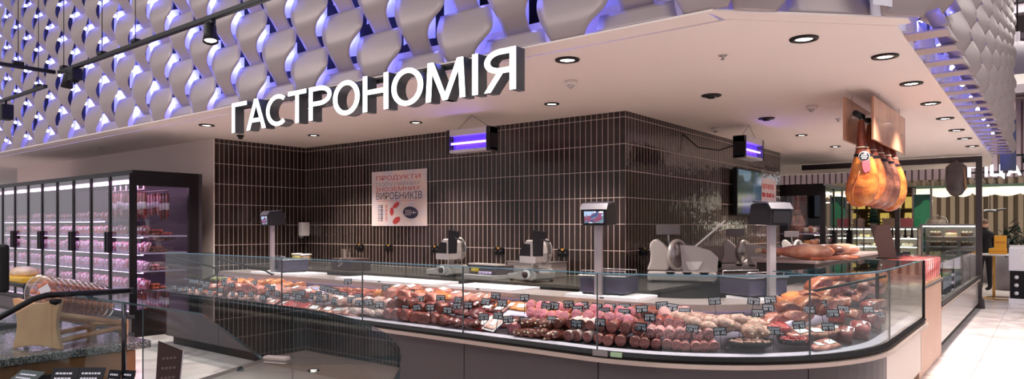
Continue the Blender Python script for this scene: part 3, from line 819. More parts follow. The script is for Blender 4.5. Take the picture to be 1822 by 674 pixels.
p = cp(S2 - 0.32, 0.78, 0.89); t = scale(p, R(62), 'shop scale turned away, with a dark display, at the rounded corner', lit=False)
p = None
# ================================================================== MEATS IN THE COUNTER
def dz(n): return 0.606 + (n - 0.13) * 0.264
def proj(v):
    r = v.x * cC + v.y * cS; d = -v.x * cS + v.y * cC
    return 911 + 1226 * r / d, 403 - 1226 * (v.z - 1.45) / d, d
def s_at(px, n):
    a, b = 0.0, S3
    for _ in range(40):
        m = (a + b) / 2
        if proj(cp(m, n, 0.7))[0] < px: a = m
        else: b = m
    return (a + b) / 2
def frame(s, n, z, yaw=0.0, pitch=0.0, roll=0.0, k=(1, 1, 1)):
    """x along the counter, y inwards, z up"""
    p, nn = path(s); t = Vector((nn.y, -nn.x, 0))
    M = Matrix((t, nn, Vector((0, 0, 1)))).transposed().to_4x4(); M.translation = cp(s, n, z)
    return M @ Matrix.Rotation(yaw, 4, 'Z') @ Matrix.Rotation(pitch, 4, 'X') @ Matrix.Rotation(roll, 4, 'Y') @ Matrix.Diagonal((*k, 1))
def meat(name, a, b, scale, rough=0.30, coat=0.55, bump=0.5, vary=0.25):
    a, b = [tuple(q * f for q, f in zip(c, (.95, .86, .86))) for c in (a, b)]
    return mat(name, a, rough, 0, 0.25, scale, b, bump, vary, coat, bscale=34)
F_brown = meat('cut_brown', (150, 84, 78), (178, 112, 104), 90); F_pink = meat('cut_pink', (226, 128, 150), (236, 156, 172), 40); F_salami = meat('cut_salami', (150, 62, 72), (222, 178, 176), 75)
F_dark = meat('cut_dark', (122, 60, 56), (156, 92, 84), 70); F_ham = meat('cut_ham', (206, 120, 118), (230, 178, 168), 18)
C_brown = meat('casing_brown', (112, 58, 50), (136, 76, 62), 14); C_white = meat('casing_white', (222, 206, 200), (238, 226, 222), 10); C_yellow = meat('casing_yellow', (216, 148, 84), (230, 172, 104), 8)
C_pink = meat('casing_pink', (198, 122, 120), (218, 150, 142), 12); C_red = meat('casing_red', (150, 56, 50), (176, 84, 70), 12); C_rose = meat('casing_rose', (214, 150, 152), (232, 186, 184), 12)
C_mould = meat('casing_mould', (176, 124, 106), (214, 186, 172), 22, 0.6, 0.0, 0.3); C_orange = meat('casing_orange', (208, 108, 70), (224, 140, 96), 10); C_grey = meat('casing_grey', (176, 170, 176), (210, 200, 200), 8, 0.2, 0.6)
K_ham = meat('ham_pink', (206, 116, 106), (232, 172, 150), 9); K_dark = meat('smoked_dark', (112, 46, 44), (160, 80, 68), 11); K_red = meat('cured_red', (138, 44, 48), (172, 84, 76), 9)
K_orange = meat('cured_orange', (222, 128, 62), (232, 162, 96), 6); K_bacon = meat('bacon', (170, 76, 70), (226, 176, 150), 16); K_pale = meat('pale_pack', (222, 176, 168), (236, 210, 198), 12); K_raw = meat('raw_red', (170, 40, 48), (206, 84, 84), 30)
K_wine = meat('dried_wine', (92, 34, 40), (128, 58, 58), 16); K_fat = meat('fat_rind', (228, 186, 150), (238, 214, 186), 10)
K_skin = meat('ham_skin', (176, 96, 66), (214, 146, 104), 7); K_redf = meat('cured_cut', (122, 34, 42), (170, 92, 88), 20)
M_film = glass('film', (246, 244, 246), 1.0, 0.06); M_lab = mat('pack_label', (228, 224, 228), 0.5); M_labb = mat('pack_label_blue', (150, 160, 206), 0.5); M_laby = mat('pack_label_yellow', (226, 190, 110), 0.5); M_string = mat('string', (214, 196, 168), 0.8)
M_traym = mat('tray_black', (26, 24, 28), 0.3); M_trayr = mat('tray_red', (130, 24, 38), 0.25, coat=0.5); M_trayw = mat('tray_white', (226, 222, 230), 0.3)

def log_mesh(r, L, bend=0.0):
    mb = MB(); pts = []; rs = []
    for i in range(11):
        t = i / 10
        pts.append((bend * math.sin(PI * t * .5), t * L, 0)); rs.append(r * (1 if t < 0.8 else math.sqrt(max(0.02, 1 - ((t - 0.8) / 0.2) ** 2 * 0.95))) * (1 + 0.015 * math.sin(17 * t)))
    mb.tube(pts, rs, 18)
    return mb
def face_mesh(r):
    return MB().lathe([(0.0, 0.0), (r * 0.93, 0.0008), (r * 0.99, -0.001), (r * 0.99, -0.004)], 20, Matrix.Rotation(PI / 2, 4, 'X') @ Matrix.Translation((0, 0, 0.0008)), cap=False)
PROTO = {}
def cut_log(key, casing, cut, r=0.040, L=0.22, string=False):
    t = bpy.data.objects.new('cut_sausage', None); col.objects.link(t); t.empty_display_size = 0.05
    t['category'] = 'sausage'
    log_mesh(r, L).build('casing', casing, t); face_mesh(r * 0.985).build('cut_face', cut, t)
    k = MB().tube([(0, L - 0.004, 0), (0, L + 0.02, 0)], [0.004, 0.008], 8).build('tied_end', M_string, t)
    PROTO[key] = remember(t); USED[key] = False
USED = {}
def ribbed(pts, rs, seg=14):
    return MB().tube(pts, rs, seg)
def whole(key, m, r, L, bend=0.05, name='sausage', wrinkle=0.04, rings=0, cat='sausage'):
    t = bpy.data.objects.new(name, None); col.objects.link(t); t['category'] = cat
    N = 22; pts = []; rs = []
    for i in range(N + 1):
        q = i / N; x = (q - 0.5) * L
        e = min(q, 1 - q) / 0.16
        rs.append(r * (math.sqrt(max(0.03, 1 - (1 - min(e, 1)) ** 2))) * (1 + wrinkle * math.sin(31 * q) * math.sin(7 * q + 1)))
        pts.append((x, bend * (1 - (2 * q - 1) ** 2), 0.0))
    ribbed(pts, rs).build('casing', m, t)
    mb = MB()
    for s in (-1, 1): mb.tube([pts[0 if s < 0 else -1], (s * (L / 2 + 0.016), -0.004, 0.004)], [0.004, 0.007], 7)
    mb.build('tied_end', M_string, t)
    if rings:
        mb = MB()
        for j in range(rings):
            i = int((j + 1) * N / (rings + 1)); p = pts[i]
            for a in range(14):
                u, v = 2 * PI * a / 14, 2 * PI * (a + 1) / 14
                mb.tube([(p[0], p[1] + rs[i] * 1.02 * math.cos(u), rs[i] * 1.02 * math.sin(u)), (p[0], p[1] + rs[i] * 1.02 * math.cos(v), rs[i] * 1.02 * math.sin(v))], 0.0016, 4, False)
        mb.build('string_net', M_string, t)
    PROTO[key] = remember(t); USED[key] = False
def chunk(key, m, dims, seed, name='ham_piece', cutm=None, label=None, amp=0.22, cat='ham', rind=None, boxy=0):
    """lumpy piece, optionally with a flat cut face towards the customer and a rind over its back"""
    t = bpy.data.objects.new(name, None); col.objects.link(t); t['category'] = cat
    a, b, c = dims
    mb = MB().blob(Matrix.Diagonal((a, b, c, 1)), 3, amp, 2.2, seed)
    for v in mb.bm.verts:
        if boxy: v.co = Vector([math.copysign(abs(q / e) ** boxy * e, q) for q, e in zip(v.co, dims)])
        if cutm and v.co.y < -b * 0.42: v.co.y = -b * 0.42 + (v.co.y + b * 0.42) * 0.04
        if v.co.z < -c * 0.7: v.co.z = -c * 0.7
        v.co.z += c * 0.7
    lo = [v.co.copy() for v in mb.bm.verts if cutm and v.co.y <= -b * 0.42 + 1e-4]
    mb.build('meat', m, t)
    if cutm and len(lo) > 4:
        cx = sum(p.x for p in lo) / len(lo); cz = sum(p.z for p in lo) / len(lo)
        rx = max(abs(p.x - cx) for p in lo) * 0.9; rz = max(abs(p.z - cz) for p in lo) * 0.86
        y = -b * 0.42 - 0.03 * b
        f = MB().extrude([(cx + rx * math.cos(q) * (1 + .08 * math.sin(3 * q)), cz + rz * math.sin(q) * (1 + .07 * math.cos(2 * q + 1))) for q in [2 * PI * i / 26 for i in range(26)]], (0, y, 0), (1, 0, 0), (0, 0, 1), (0, 1, 0), 0.01)
        f.build('cut_face', cutm, t)
    if label:
        MB().box((0.01, -b * 0.2, c * 1.62), (a * 0.8, b * 0.6, 0.003), Matrix.Rotation(0.15, 3, 'X')).build('label', label, t)
    if rind:
        mb = MB().blob(Matrix.Translation((0, b * .08, c * 0.78)) @ Matrix.Diagonal((a * 1.01, b * 0.96, c * 0.99, 1)), 3, amp, 2.2, seed)
        for v in mb.bm.verts:
            if v.co.z < c * 0.9: v.co.z = c * 0.9
        mb.build('rind', rind, t)
    PROTO[key] = remember(t); USED[key] = False
def pack(key, m, dims, label, name='meat_pack', cat='meat pack', tray=None):
    """vacuum pack: puffed film with a meat filling and a paper label"""
    a, b, c = dims
    t = bpy.data.objects.new(name, None); col.objects.link(t); t['category'] = cat
    from mathutils import noise
    def f(s):
        def g(u, v):
            x, y = (u - .5) * 2, (v - .5) * 2
            k = (1 - abs(x) ** 4) * (1 - abs(y) ** 4)
            return (x * a / 2, y * b / 2, c / 2 + s * c / 2 * (k ** 0.5) * (0.75 + 0.5 * abs(noise.noise(Vector((x * 2.4, y * 2.4, s * 3 + a * 20))))))
        return g
    mb = MB().grid(f(1), 14, 10).grid(f(-1), 14, 10); bmesh.ops.remove_doubles(mb.bm, verts=mb.bm.verts, dist=1e-5)
    mb.build('filling', m, t)
    MB().bb(-a / 2 - .008, a / 2 + .008, -b / 2 - .008, b / 2 + .008, c / 2 - 0.001, c / 2 + 0.001).build('sealed_edge', tray or M_film, t)
    if label: MB().box((a * .08, -b * .08, c * 1.02), (a * .45, b * .42, 0.002)).build('label', label, t)
    PROTO[key] = remember(t); USED[key] = False

cut_log('L_brown', C_brown, F_brown); cut_log('L_white', C_white, F_brown); cut_log('L_dark', C_brown, F_dark, 0.038); cut_log('L_yellow', C_yellow, F_pink, 0.042); cut_log('L_pink', C_pink, F_pink, 0.040)
cut_log('L_salami', C_red, F_salami, 0.040); cut_log('L_rose', C_rose, F_salami, 0.036); cut_log('L_bigsal', C_rose, F_salami, 0.052, 0.2); cut_log('L_small', C_pink, F_brown, 0.033); cut_log('L_orange', C_orange, F_brown, 0.036)
whole('W_frank', C_orange, 0.016, 0.16); whole('W_orange', C_orange, 0.030, 0.26, 0.03); whole('W_pink', C_rose, 0.034, 0.24, 0.02); whole('W_shiny', C_brown, 0.032, 0.14, 0.01); whole('W_pale', C_white, 0.032, 0.16, 0.01)
whole('W_mould', C_mould, 0.036, 0.34, 0.03, 'salami', 0.08, 5, 'salami'); whole('W_mould2', C_mould, 0.046, 0.26, 0.01, 'salami', 0.09, 7, 'salami'); whole('W_red', C_red, 0.030, 0.24, 0.02)
chunk('H_pink', K_ham, (.11, .09, .06), 1, 'ham_piece', F_ham); chunk('H_pink2', K_ham, (.09, .10, .055), 2, 'ham_piece', None, M_lab); chunk('H_orange', K_orange, (.075, .075, .05), 3, 'ham_piece', None, None, .25, 'ham', None, .7); chunk('H_dark', K_dark, (.07, .08, .05), 4, 'smoked_meat', F_dark, None, .25, 'smoked meat')
chunk('H_wine', K_wine, (.08, .06, .03), 5, 'dried_meat', None, None, .3, 'dried meat'); chunk('H_red', K_red, (.062, .07, .05), 6, 'cured_meat', K_redf, M_lab, .16, 'cured meat', None, .5); chunk('H_bacon', K_bacon, (.12, .07, .035), 7, 'bacon_piece', F_ham, None, .2, 'bacon', None, .6)
chunk('H_pale', K_pale, (.07, .07, .045), 8, 'ham_piece', None, M_lab); chunk('H_cured', K_skin, (.12, .10, .06), 9, 'cured_ham', K_redf, None, .22, 'cured ham')
pack('P_white', K_pale, (.17, .13, .035), M_labb); pack('P_pink', K_ham, (.17, .13, .04), M_lab); pack('P_red', K_raw, (.16, .12, .04), None); pack('P_dark', K_wine, (.17, .13, .035), M_lab, tray=M_traym); pack('P_redtray', K_wine, (.11, .19, .03), M_lab, 'tray_pack', 'meat pack', M_trayr)
pack('P_whitetray', K_pale, (.11, .19, .03), M_lab, 'tray_pack', 'meat pack', M_trayw); pack('P_bacon', K_bacon, (.22, .13, .035), M_lab); pack('P_yellow', K_orange, (.15, .12, .035), M_lab); pack('P_green', mat('greens', (110, 116, 70), 0.5, 0, 0, 30, (150, 150, 96)), (.12, .1, .06), None, 'jar_pack', 'pack')

def lay(key, M, label, group):
    """first use moves the prototype itself, later ones are copies"""
    src = PROTO[key]
    if not USED[key]:
        USED[key] = True; o = src
        o.matrix_world = M; o['label'] = label; o['group'] = group
        return o
    return dup(src, M, label, group)
def row(key, px0, px1, cnt, n, lift, desc, group, yaw=0.0, jy=0.15, pitch=0.12, js=0.10, lay_flat=False, jz=0.006, k=1.0, roll=0.0):
    keys = key if isinstance(key, (list, tuple)) else [key]
    a, b = s_at(px0, n), s_at(px1, n)
    if keys[0][0] == 'H': jy, js, jz = max(jy, .5), .22, max(jz, .02)
    lift *= .6 if n >= .4 else (.8 if n >= .28 else 1)
    if len((desc + ' third from left').split()) > 16: print('LONG', desc)
    for i in range(cnt):
        q = (i + 0.5) / cnt
        s = a + (b - a) * q + rnd.uniform(-.15, .15) * (b - a) / cnt
        nn = n + rnd.uniform(-.012, .012)
        sc1 = k * (1 + rnd.uniform(-js, js) * .6)
        M = frame(s, nn, dz(nn) + lift + rnd.uniform(0, jz), yaw + rnd.uniform(-jy, jy), pitch + rnd.uniform(-.05, .05), roll + rnd.uniform(-.12, .12) * (1 if lay_flat else 3), (sc1, sc1, sc1))
        lay(keys[i % len(keys)], M, (desc + ', ' + ORD[i] + ' from left') if cnt > 1 else desc, group)
G = 'meats in the long counter'
# --- left end
row('P_green', 292, 430, 6, .64, .0, 'green packed jar at the back of the left end', 'green packs at the back of the counter', lay_flat=True)
row('W_frank', 305, 385, 8, .22, .02, 'small orange frankfurter at the left end', 'frankfurters at the left end', yaw=.3, jy=.5, lay_flat=True)
row('H_pale', 330, 400, 4, .20, .0, 'small pale meat piece in front at the left end', 'pale pieces at the left end', k=.6)
row('W_frank', 330, 400, 7, .42, .05, 'frankfurter in the second row at the left end', 'frankfurters at the left end', jy=.5, lay_flat=True)
row('P_pink', 372, 440, 3, .34, .06, 'pink packed ham left of the first tall scale', 'pink packs left of the tall scale', pitch=.35, lay_flat=True)
row('H_pale', 405, 490, 5, .20, .0, 'pale small ham in the front row below the left scale', 'small hams below the left scale', k=.8)
row('H_pink', 398, 500, 5, .30, .05, 'large pink ham below the left scale', 'pink hams below the left scale')
row('H_orange', 395, 500, 5, .46, .06, 'orange smoked ham behind the pink hams', 'orange hams below the left scale')
row('W_orange', 400, 480, 3, .60, .06, 'long orange sausage at the back below the left scale', 'orange sausages below the left scale', lay_flat=True)
# --- 480 to 640
row('H_pink2', 485, 560, 4, .34, .06, 'pink labelled ham right of the left scale', 'labelled hams right of the left scale')
row('H_orange', 470, 545, 4, .54, .06, 'rounded orange ham in the back row right of the left scale', 'orange hams right of the left scale')
row('P_red', 508, 552, 3, .17, .0, 'bright red raw meat pack in front beside the curved glass', 'red raw packs', pitch=.5, lay_flat=True)
row('P_white', 528, 570, 3, .52, .07, 'white and blue wrapped pack in the back row', 'white packs in the back row', pitch=.45, lay_flat=True)
row('P_pink', 480, 520, 2, .20, .0, 'pale wrapped pack in the front row at the left', 'pale wrapped packs', pitch=.4, lay_flat=True)
row('P_bacon', 552, 640, 4, .18, .0, 'bacon coloured pack in the front row left of the third glass seam', 'bacon packs', pitch=.45, lay_flat=True)
row('H_pale', 560, 650, 6, .24, .055, 'small pale ham piece stacked left of the third glass seam', 'pale ham pieces left of the seam')
row('P_dark', 535, 600, 4, .36, .06, 'dark pack with a paper label half hidden by price cards', 'dark packs under price cards', pitch=.4, lay_flat=True)
row(['W_pale'], 585, 640, 4, .36, .08, 'pale sausage stacked behind the small hams', 'pale sausages', lay_flat=True)
row('W_orange', 590, 672, 4, .58, .08, 'thick orange sausage in the back row at the third seam', 'orange sausages at the third seam', lay_flat=True)
row('W_red', 600, 680, 3, .50, .08, 'reddish sausage in the back row at the third seam', 'reddish sausages at the third seam', lay_flat=True)
row('W_pale', 618, 690, 6, .19, .03, 'whitish short sausage in the front row at the third seam', 'whitish sausages at the third seam', yaw=1.2, jy=.3)
row('H_pale', 650, 700, 3, .28, .08, 'pale wrapped piece above the whitish sausages', 'pale wrapped pieces')
# --- 690 to 860
row('H_dark', 690, 800, 7, .18, .0, 'dark red smoked piece in the bottom row under the first slicer', 'smoked pieces, bottom row', jy=.4)
row('H_dark', 694, 795, 6, .25, .07, 'dark red smoked piece in the second row under the first slicer', 'smoked pieces, second row', jy=.4)
row('H_pink', 690, 780, 4, .38, .09, 'pink marbled ham in the third row under the first slicer', 'marbled hams, third row')
row('H_orange', 672, 700, 2, .50, .08, 'orange piece behind the smoked meats at the third seam', 'orange pieces behind the smoked meats')
row('H_orange', 720, 810, 5, .48, .09, 'orange smoked ham in the back row under the first slicer', 'orange hams under the slicer')
row('H_pink2', 700, 800, 4, .60, .08, 'pink labelled ham at the very back under the first slicer', 'labelled hams under the slicer')
row('H_wine', 795, 850, 5, .18, .01, 'dark dried slab in front at the fourth seam', 'dried slabs, bottom row', jy=.3)
row('H_wine', 798, 855, 5, .26, .06, 'dark dried meat slab in the second row at the fourth seam', 'dried slabs, second row', jy=.3)
row('H_wine', 800, 850, 4, .36, .10, 'dark dried meat slab in the upper row at the fourth seam', 'dried slabs, upper row', jy=.3)
row('H_pink2', 805, 880, 4, .54, .09, 'pink labelled piece behind the dried meats', 'pink pieces behind the dried meats')
# --- trays and bags
row('P_redtray', 848, 872, 1, .24, .03, 'glossy red tray pack leaning right of the fourth glass seam', 'leaning tray packs', pitch=.6, lay_flat=True, jy=.0)
row('P_whitetray', 872, 898, 1, .24, .03, 'white tray pack leaning between the red and the dark tray', 'leaning tray packs', pitch=.6, lay_flat=True, jy=.0, yaw=-.15)
row('P_dark', 896, 926, 1, .26, .03, 'dark meat pack leaning right of the white tray', 'leaning tray packs', pitch=.6, lay_flat=True, jy=.0, yaw=-.2)
row('P_yellow', 884, 940, 3, .50, .11, 'white and orange pack standing behind the leaning trays', 'white and orange packs', pitch=.5, lay_flat=True)
row('P_dark', 860, 900, 2, .46, .08, 'dark pack behind the leaning trays', 'dark packs behind the trays', pitch=.4, lay_flat=True)
row('L_pink', 900, 930, 2, .18, .035, 'pink cut sausage in a clear bag right of the dark tray', 'bagged pink sausages')
row('W_shiny', 925, 1000, 8, .17, .03, 'shiny brown sausage in the bottom row under the second slicer', 'shiny brown sausages, bottom row', yaw=1.35, jy=.2)
row('W_shiny', 930, 990, 6, .22, .085, 'shiny brown sausage in the upper row under the second slicer', 'shiny brown sausages, upper row', yaw=1.35, jy=.2)
row('L_yellow', 938, 1010, 6, .30, .15, 'pink sausage end with yellow casing in the lower row', 'yellow cased pink sausages, lower row', pitch=-.35)
row('L_yellow', 940, 1015, 5, .40, .24, 'pink sausage end with yellow casing in the upper row', 'yellow cased pink sausages, upper row', pitch=-.35)
# --- cut logs
row('L_dark', 985, 1022, 2, .20, .105, 'dark cut sausage end left of the white cased ones', 'dark cut sausages')
row('L_white', 1000, 1052, 3, .165, .036, 'white cased cut sausage in the bottom row left of the middle seam', 'white cased cut sausages, bottom row', jy=.06)
row('L_white', 1010, 1056, 3, .215, .105, 'white cased cut sausage in the second row left of the middle seam', 'white cased cut sausages, second row', jy=.06)
row('L_brown', 1054, 1160, 5, .165, .036, 'brown cut sausage end in the bottom row right of the middle seam', 'brown cut sausages, bottom row', jy=.06)
row('L_brown', 1056, 1145, 4, .215, .106, 'brown cut sausage end in the second row right of the middle seam', 'brown cut sausages, second row', jy=.06)
row('L_pink', 1015, 1130, 6, .29, .18, 'pink cut sausage end in the third row at the middle seam', 'pink cut sausages, third row', jy=.3, pitch=-.3)
row('L_pink', 1020, 1130, 5, .39, .20, 'pink cut sausage end in the back row at the middle seam', 'pink cut sausages, back row', jy=.3, pitch=-.35)
row('L_dark', 1085, 1165, 4, .52, .15, 'dark cut sausage at the back right of the middle seam', 'dark cut sausages at the back', jy=.3)
row('L_small', 1160, 1280, 7, .165, .03, 'small brown cut sausage in the bottom row before the round tray', 'small cut sausages, bottom row', jy=.08)
row('L_rose', 1145, 1270, 7, .21, .09, 'rosy cased cut salami in the second row before the round tray', 'rosy cut salami, second row', jy=.1)
row('L_salami', 1160, 1240, 4, .30, .15, 'red speckled salami end in the third row', 'red speckled salami, third row', jy=.15)
row('L_bigsal', 1175, 1235, 3, .40, .185, 'large pink speckled salami end in the upper row', 'large speckled salami, upper row', jy=.15, pitch=.25)
row('W_mould', 1195, 1300, 4, .34, .17, 'long mould dusted salami in the upper heap', 'long mouldy salami, upper heap', yaw=-.45, jy=.25, lay_flat=True)
row('W_mould', 1225, 1330, 5, .33, .12, 'long mould dusted salami in the lower heap', 'long mouldy salami, lower heap', yaw=-.4, jy=.3, lay_flat=True)
row('W_mould2', 1290, 1350, 3, .40, .14, 'thick mould dusted salami behind the round tray', 'thick mouldy salami', yaw=.9, jy=.4, lay_flat=True)
row('W_mould2', 1318, 1350, 2, .32, .12, 'thick round salami pointing at the viewer above the round tray', 'thick round salami', yaw=1.4, jy=.15)
row('W_mould', 1345, 1372, 2, .34, .09, 'mould dusted salami leaning at the right of the round tray', 'leaning salami', yaw=1.0, jy=.2)
def tray(s, n, rx, ry, label, fm, fname):
    t = thing('serving_tray', label, 'tray'); t.matrix_world = frame(s, n, dz(n) + .03, 0, .1)
    MB().lathe([(0.0, 0.0), (0.86, 0.0), (1.0, .034), (1.03, .036), (0.88, -.004), (0.0, -.004)], 40, Matrix.Diagonal((rx, ry, 1, 1)), cap=False).build('dish', M_traym, t)
    mb = MB()
    for i in range(60):
        a, q = rnd.uniform(0, 2 * PI), math.sqrt(rnd.random()) * .82
        mb.box((rx * q * math.cos(a), ry * q * math.sin(a), .018 + .022 * (1 - q)), (rnd.uniform(.03, .07), .016, .012), Matrix.Rotation(rnd.uniform(0, PI), 3, 'Z') @ Matrix.Rotation(rnd.uniform(-.3, .3), 3, 'Y'), .004)
    mb.build(fname, fm, t, kind='stuff')
tray(s_at(1335, .20), .20, .155, .085, 'round black tray of pale sliced pieces in the front of the counter', C_mould, 'pale_slices')
tray(s_at(1415, .22), .22, .145, .085, 'round black tray of bright red strips right of the pale tray', K_raw, 'red_strips')
# --- the rounded right end
row('P_bacon', 1405, 1490, 4, .30, .05, 'striped bacon pack lying behind the red strips', 'bacon packs behind the red strips', pitch=.35, lay_flat=True, jy=.3)
row('P_pink', 1440, 1480, 2, .17, .0, 'clear packed pink slices at the front right of the red strips', 'packed pink slices', pitch=.3, lay_flat=True)
row('H_red', 1484, 1574, 4, .21, .0, 'dark red cured block in the bottom row at the rounded end', 'cured blocks, bottom row', k=1.15)
row(['H_red', 'H_bacon'], 1478, 1572, 4, .29, .10, 'red cured piece in the second row at the rounded end', 'cured blocks, second row', k=1.1)
row('H_bacon', 1440, 1570, 4, .38, .19, 'pale streaked bacon slab in the third row at the rounded end', 'bacon slabs, third row', jy=.4, k=1.1)
row('H_bacon', 1360, 1440, 4, .40, .16, 'pale streaked bacon slab inside the rounded end', 'bacon slabs', jy=.3)
row('P_red', 1362, 1390, 2, .34, .09, 'bright red packed meat right of the mouldy salami', 'red packs by the salami', pitch=.4, lay_flat=True)
row('H_cured', 1385, 1470, 3, .42, .22, 'cured ham half with a dark cut face', 'cured ham halves', jy=.3)
row('H_cured', 1425, 1500, 3, .50, .26, 'cured ham half behind the front ham halves', 'rear cured ham halves')
row('H_orange', 1380, 1420, 2, .56, .20, 'orange smoked ham in the back row at the rounded end', 'orange hams at the rounded end')
row('H_orange', 1512, 1548, 1, .47, .36, 'bright orange block standing high at the right end', 'bright orange blocks', k=1.4)
row('H_orange', 1550, 1582, 1, .40, .34, 'orange block farthest right in the counter', 'bright orange blocks', k=1.35)
row(['H_wine', 'H_bacon'], 1500, 1575, 3, .36, .28, 'dark cured slab between the orange blocks and red blocks', 'dark slabs at the right end')
row('H_cured', 1440, 1520, 3, .60, .30, 'cured ham in the back row below the glass shelf', 'cured hams, back row', k=1.1)

for key in PROTO:
    if not USED[key]:
        for c in PROTO[key].children: bpy.data.objects.remove(c)
        bpy.data.objects.remove(PROTO[key])
# --- price cards
M_card = mat('card_black', (20, 19, 26), 0.35); M_chalk = mat('chalk_white', (222, 220, 232), 0.6)
CW, CH = 0.086, 0.056
card_me = MB().bb(-CW / 2, CW / 2, -0.001, 0.001, -CH / 2, CH / 2, 0.0).mesh('card', M_card)
stem_me = MB().tube([(0, 0.003, -CH / 2 + 0.01), (0, 0.004, -0.10), (0, 0.008, -0.135)], 0.0022, 6).bb(-0.008, 0.008, 0.001, 0.006, -CH / 2, -CH / 2 + 0.016).mesh('stem', M_black)
TXT = ['65 90', '68 40', '145 90', '105 00', '55 20', '129 90', '89 90', '175 40']
txt_me = []
for k, tx in enumerate(TXT):
    me = fit(text_mesh(tx, 0.1), -0.034, 0.036, -0.021, 0.001)
    mb = MB(); mb.bm.from_mesh(me); bpy.data.meshes.remove(me)
    x = -0.036
    rr = random.Random(k)
    for yy in (0.018, 0.009):
        x = -0.036
        while x < 0.03:
            w = rr.uniform(.004, .011); mb.quad([(x, yy - .0022, 0), (x + w, yy - .0022, 0), (x + w, yy + .0022, 0), (x, yy + .0022, 0)]); x += w + .0025
    bmesh.ops.transform(mb.bm, matrix=Matrix.Translation((0, -0.0022, 0)) @ Matrix.Rotation(PI / 2, 4, 'X'), verts=mb.bm.verts)
    txt_me.append(mb.mesh('price_text', M_chalk))
def price_card(M, label, k, group='black price cards among the meats'):
    t = bpy.data.objects.new('price_card', None); col.objects.link(t); t.empty_display_size = .03
    t.matrix_world = M; tag(t, label, 'price card', group)
    put(card_me, 'card', None, t); put(stem_me, 'stem', None, t); put(txt_me[k % len(txt_me)], 'price_text', None, t)
    return t
CARDS = []
def cards(ox, oy, sc_, lst): CARDS.extend([(ox + x * sc_, oy + y * sc_) for x, y in lst])
cards(300, 480, .178, [(228, 115), (275, 120), (330, 130), (20, 175), (120, 195), (180, 190), (245, 190), (320, 200), (365, 160), (385, 140), (555, 105), (560, 140), (655, 105), (630, 150), (415, 225), (520, 200), (640, 245), (730, 245), (825, 245), (855, 130), (990, 165), (1030, 185), (940, 280), (990, 235), (1080, 235)])
cards(480, 480, .178, [(165, 260), (260, 240), (290, 275), (320, 230), (430, 260), (490, 240), (500, 290), (555, 270), (580, 195), (530, 180), (640, 210), (670, 240), (650, 305), (745, 250), (815, 300), (780, 115), (885, 265), (895, 330), (985, 325)])
cards(660, 500, .178, [(85, 235), (150, 70), (275, 180), (345, 270), (395, 115), (410, 190), (490, 180), (460, 265), (595, 265), (695, 170), (700, 215), (765, 290), (870, 190), (860, 250), (975, 240)])
cards(840, 510, .178, [(115, 300), (135, 150), (260, 290), (300, 165), (360, 325), (530, 340), (525, 110), (235, 90), (740, 195), (820, 190), (795, 330), (965, 175), (1045, 370), (1055, 225)])
cards(1020, 520, .178, [(95, 130), (235, 145), (365, 145), (515, 150), (270, 300), (310, 190), (510, 205), (685, 165), (885, 130), (765, 250), (675, 345)])
cards(1200, 510, .193, [(-20, 190), (95, 230), (370, 130), (730, 130), (885, 120), (585, 275), (770, 245), (865, 195), (165, 385), (420, 410), (915, 405)])
cards(1380, 500, .2077, [(195, 165), (385, 195), (285, 245), (490, 275), (580, 240), (200, 375), (450, 390), (795, 245), (600, 145), (890, 290)])
CARDS.sort()
ZONES = [(420, 'left end of the counter'), (500, 'hams below the left scale'), (575, 'packs right of the left scale'), (650, 'meats at the third glass seam'), (740, 'smoked pieces under the first slicer'), (830, 'orange hams by the fourth seam'),
         (930, 'leaning trays'), (1010, 'yellow cased sausages'), (1070, 'white cased sausages'), (1160, 'brown cut sausages'), (1260, 'salami ends'), (1375, 'mouldy salami'), (1450, 'bacon slabs'), (1700, 'cured blocks at the rounded end')]
cnt = {}
for i, (px, py) in enumerate(CARDS):
    yf = proj(cp(s_at(px, .15), .15, .66))[1]; yb = proj(cp(s_at(px, .66), .66, .88))[1]
    fr = max(0, min(1, (py - yf) / (yb - yf)))
    n = 0.115 + 0.09 * fr + 0.34 * fr ** 2
    s = s_at(px, n); d = proj(cp(s, n, .7))[2]
    z = 1.45 - (py - 403) * d / 1226
    zn = next(zz for lim, zz in ZONES if px < lim)
    c = cnt[zn] = cnt.get(zn, 0) + 1
    p = cp(s, n, z)
    yaw = math.atan2(p.x, -p.y) * 0.0 + R(38) * .35 + rnd.uniform(-.22, .22)
    if px > 1300: yaw = R(38) * .6 + rnd.uniform(-.25, .25)
    M = Matrix.Translation(p) @ Matrix.Rotation(yaw, 4, 'Z') @ Matrix.Rotation(-0.25 + rnd.uniform(-.1, .1), 4, 'X') @ Matrix.Rotation(rnd.uniform(-.12, .12), 4, 'Y')
    price_card(M, 'black price card at the %s, %s from left' % (zn, ORD[c - 1]), rnd.randrange(8))
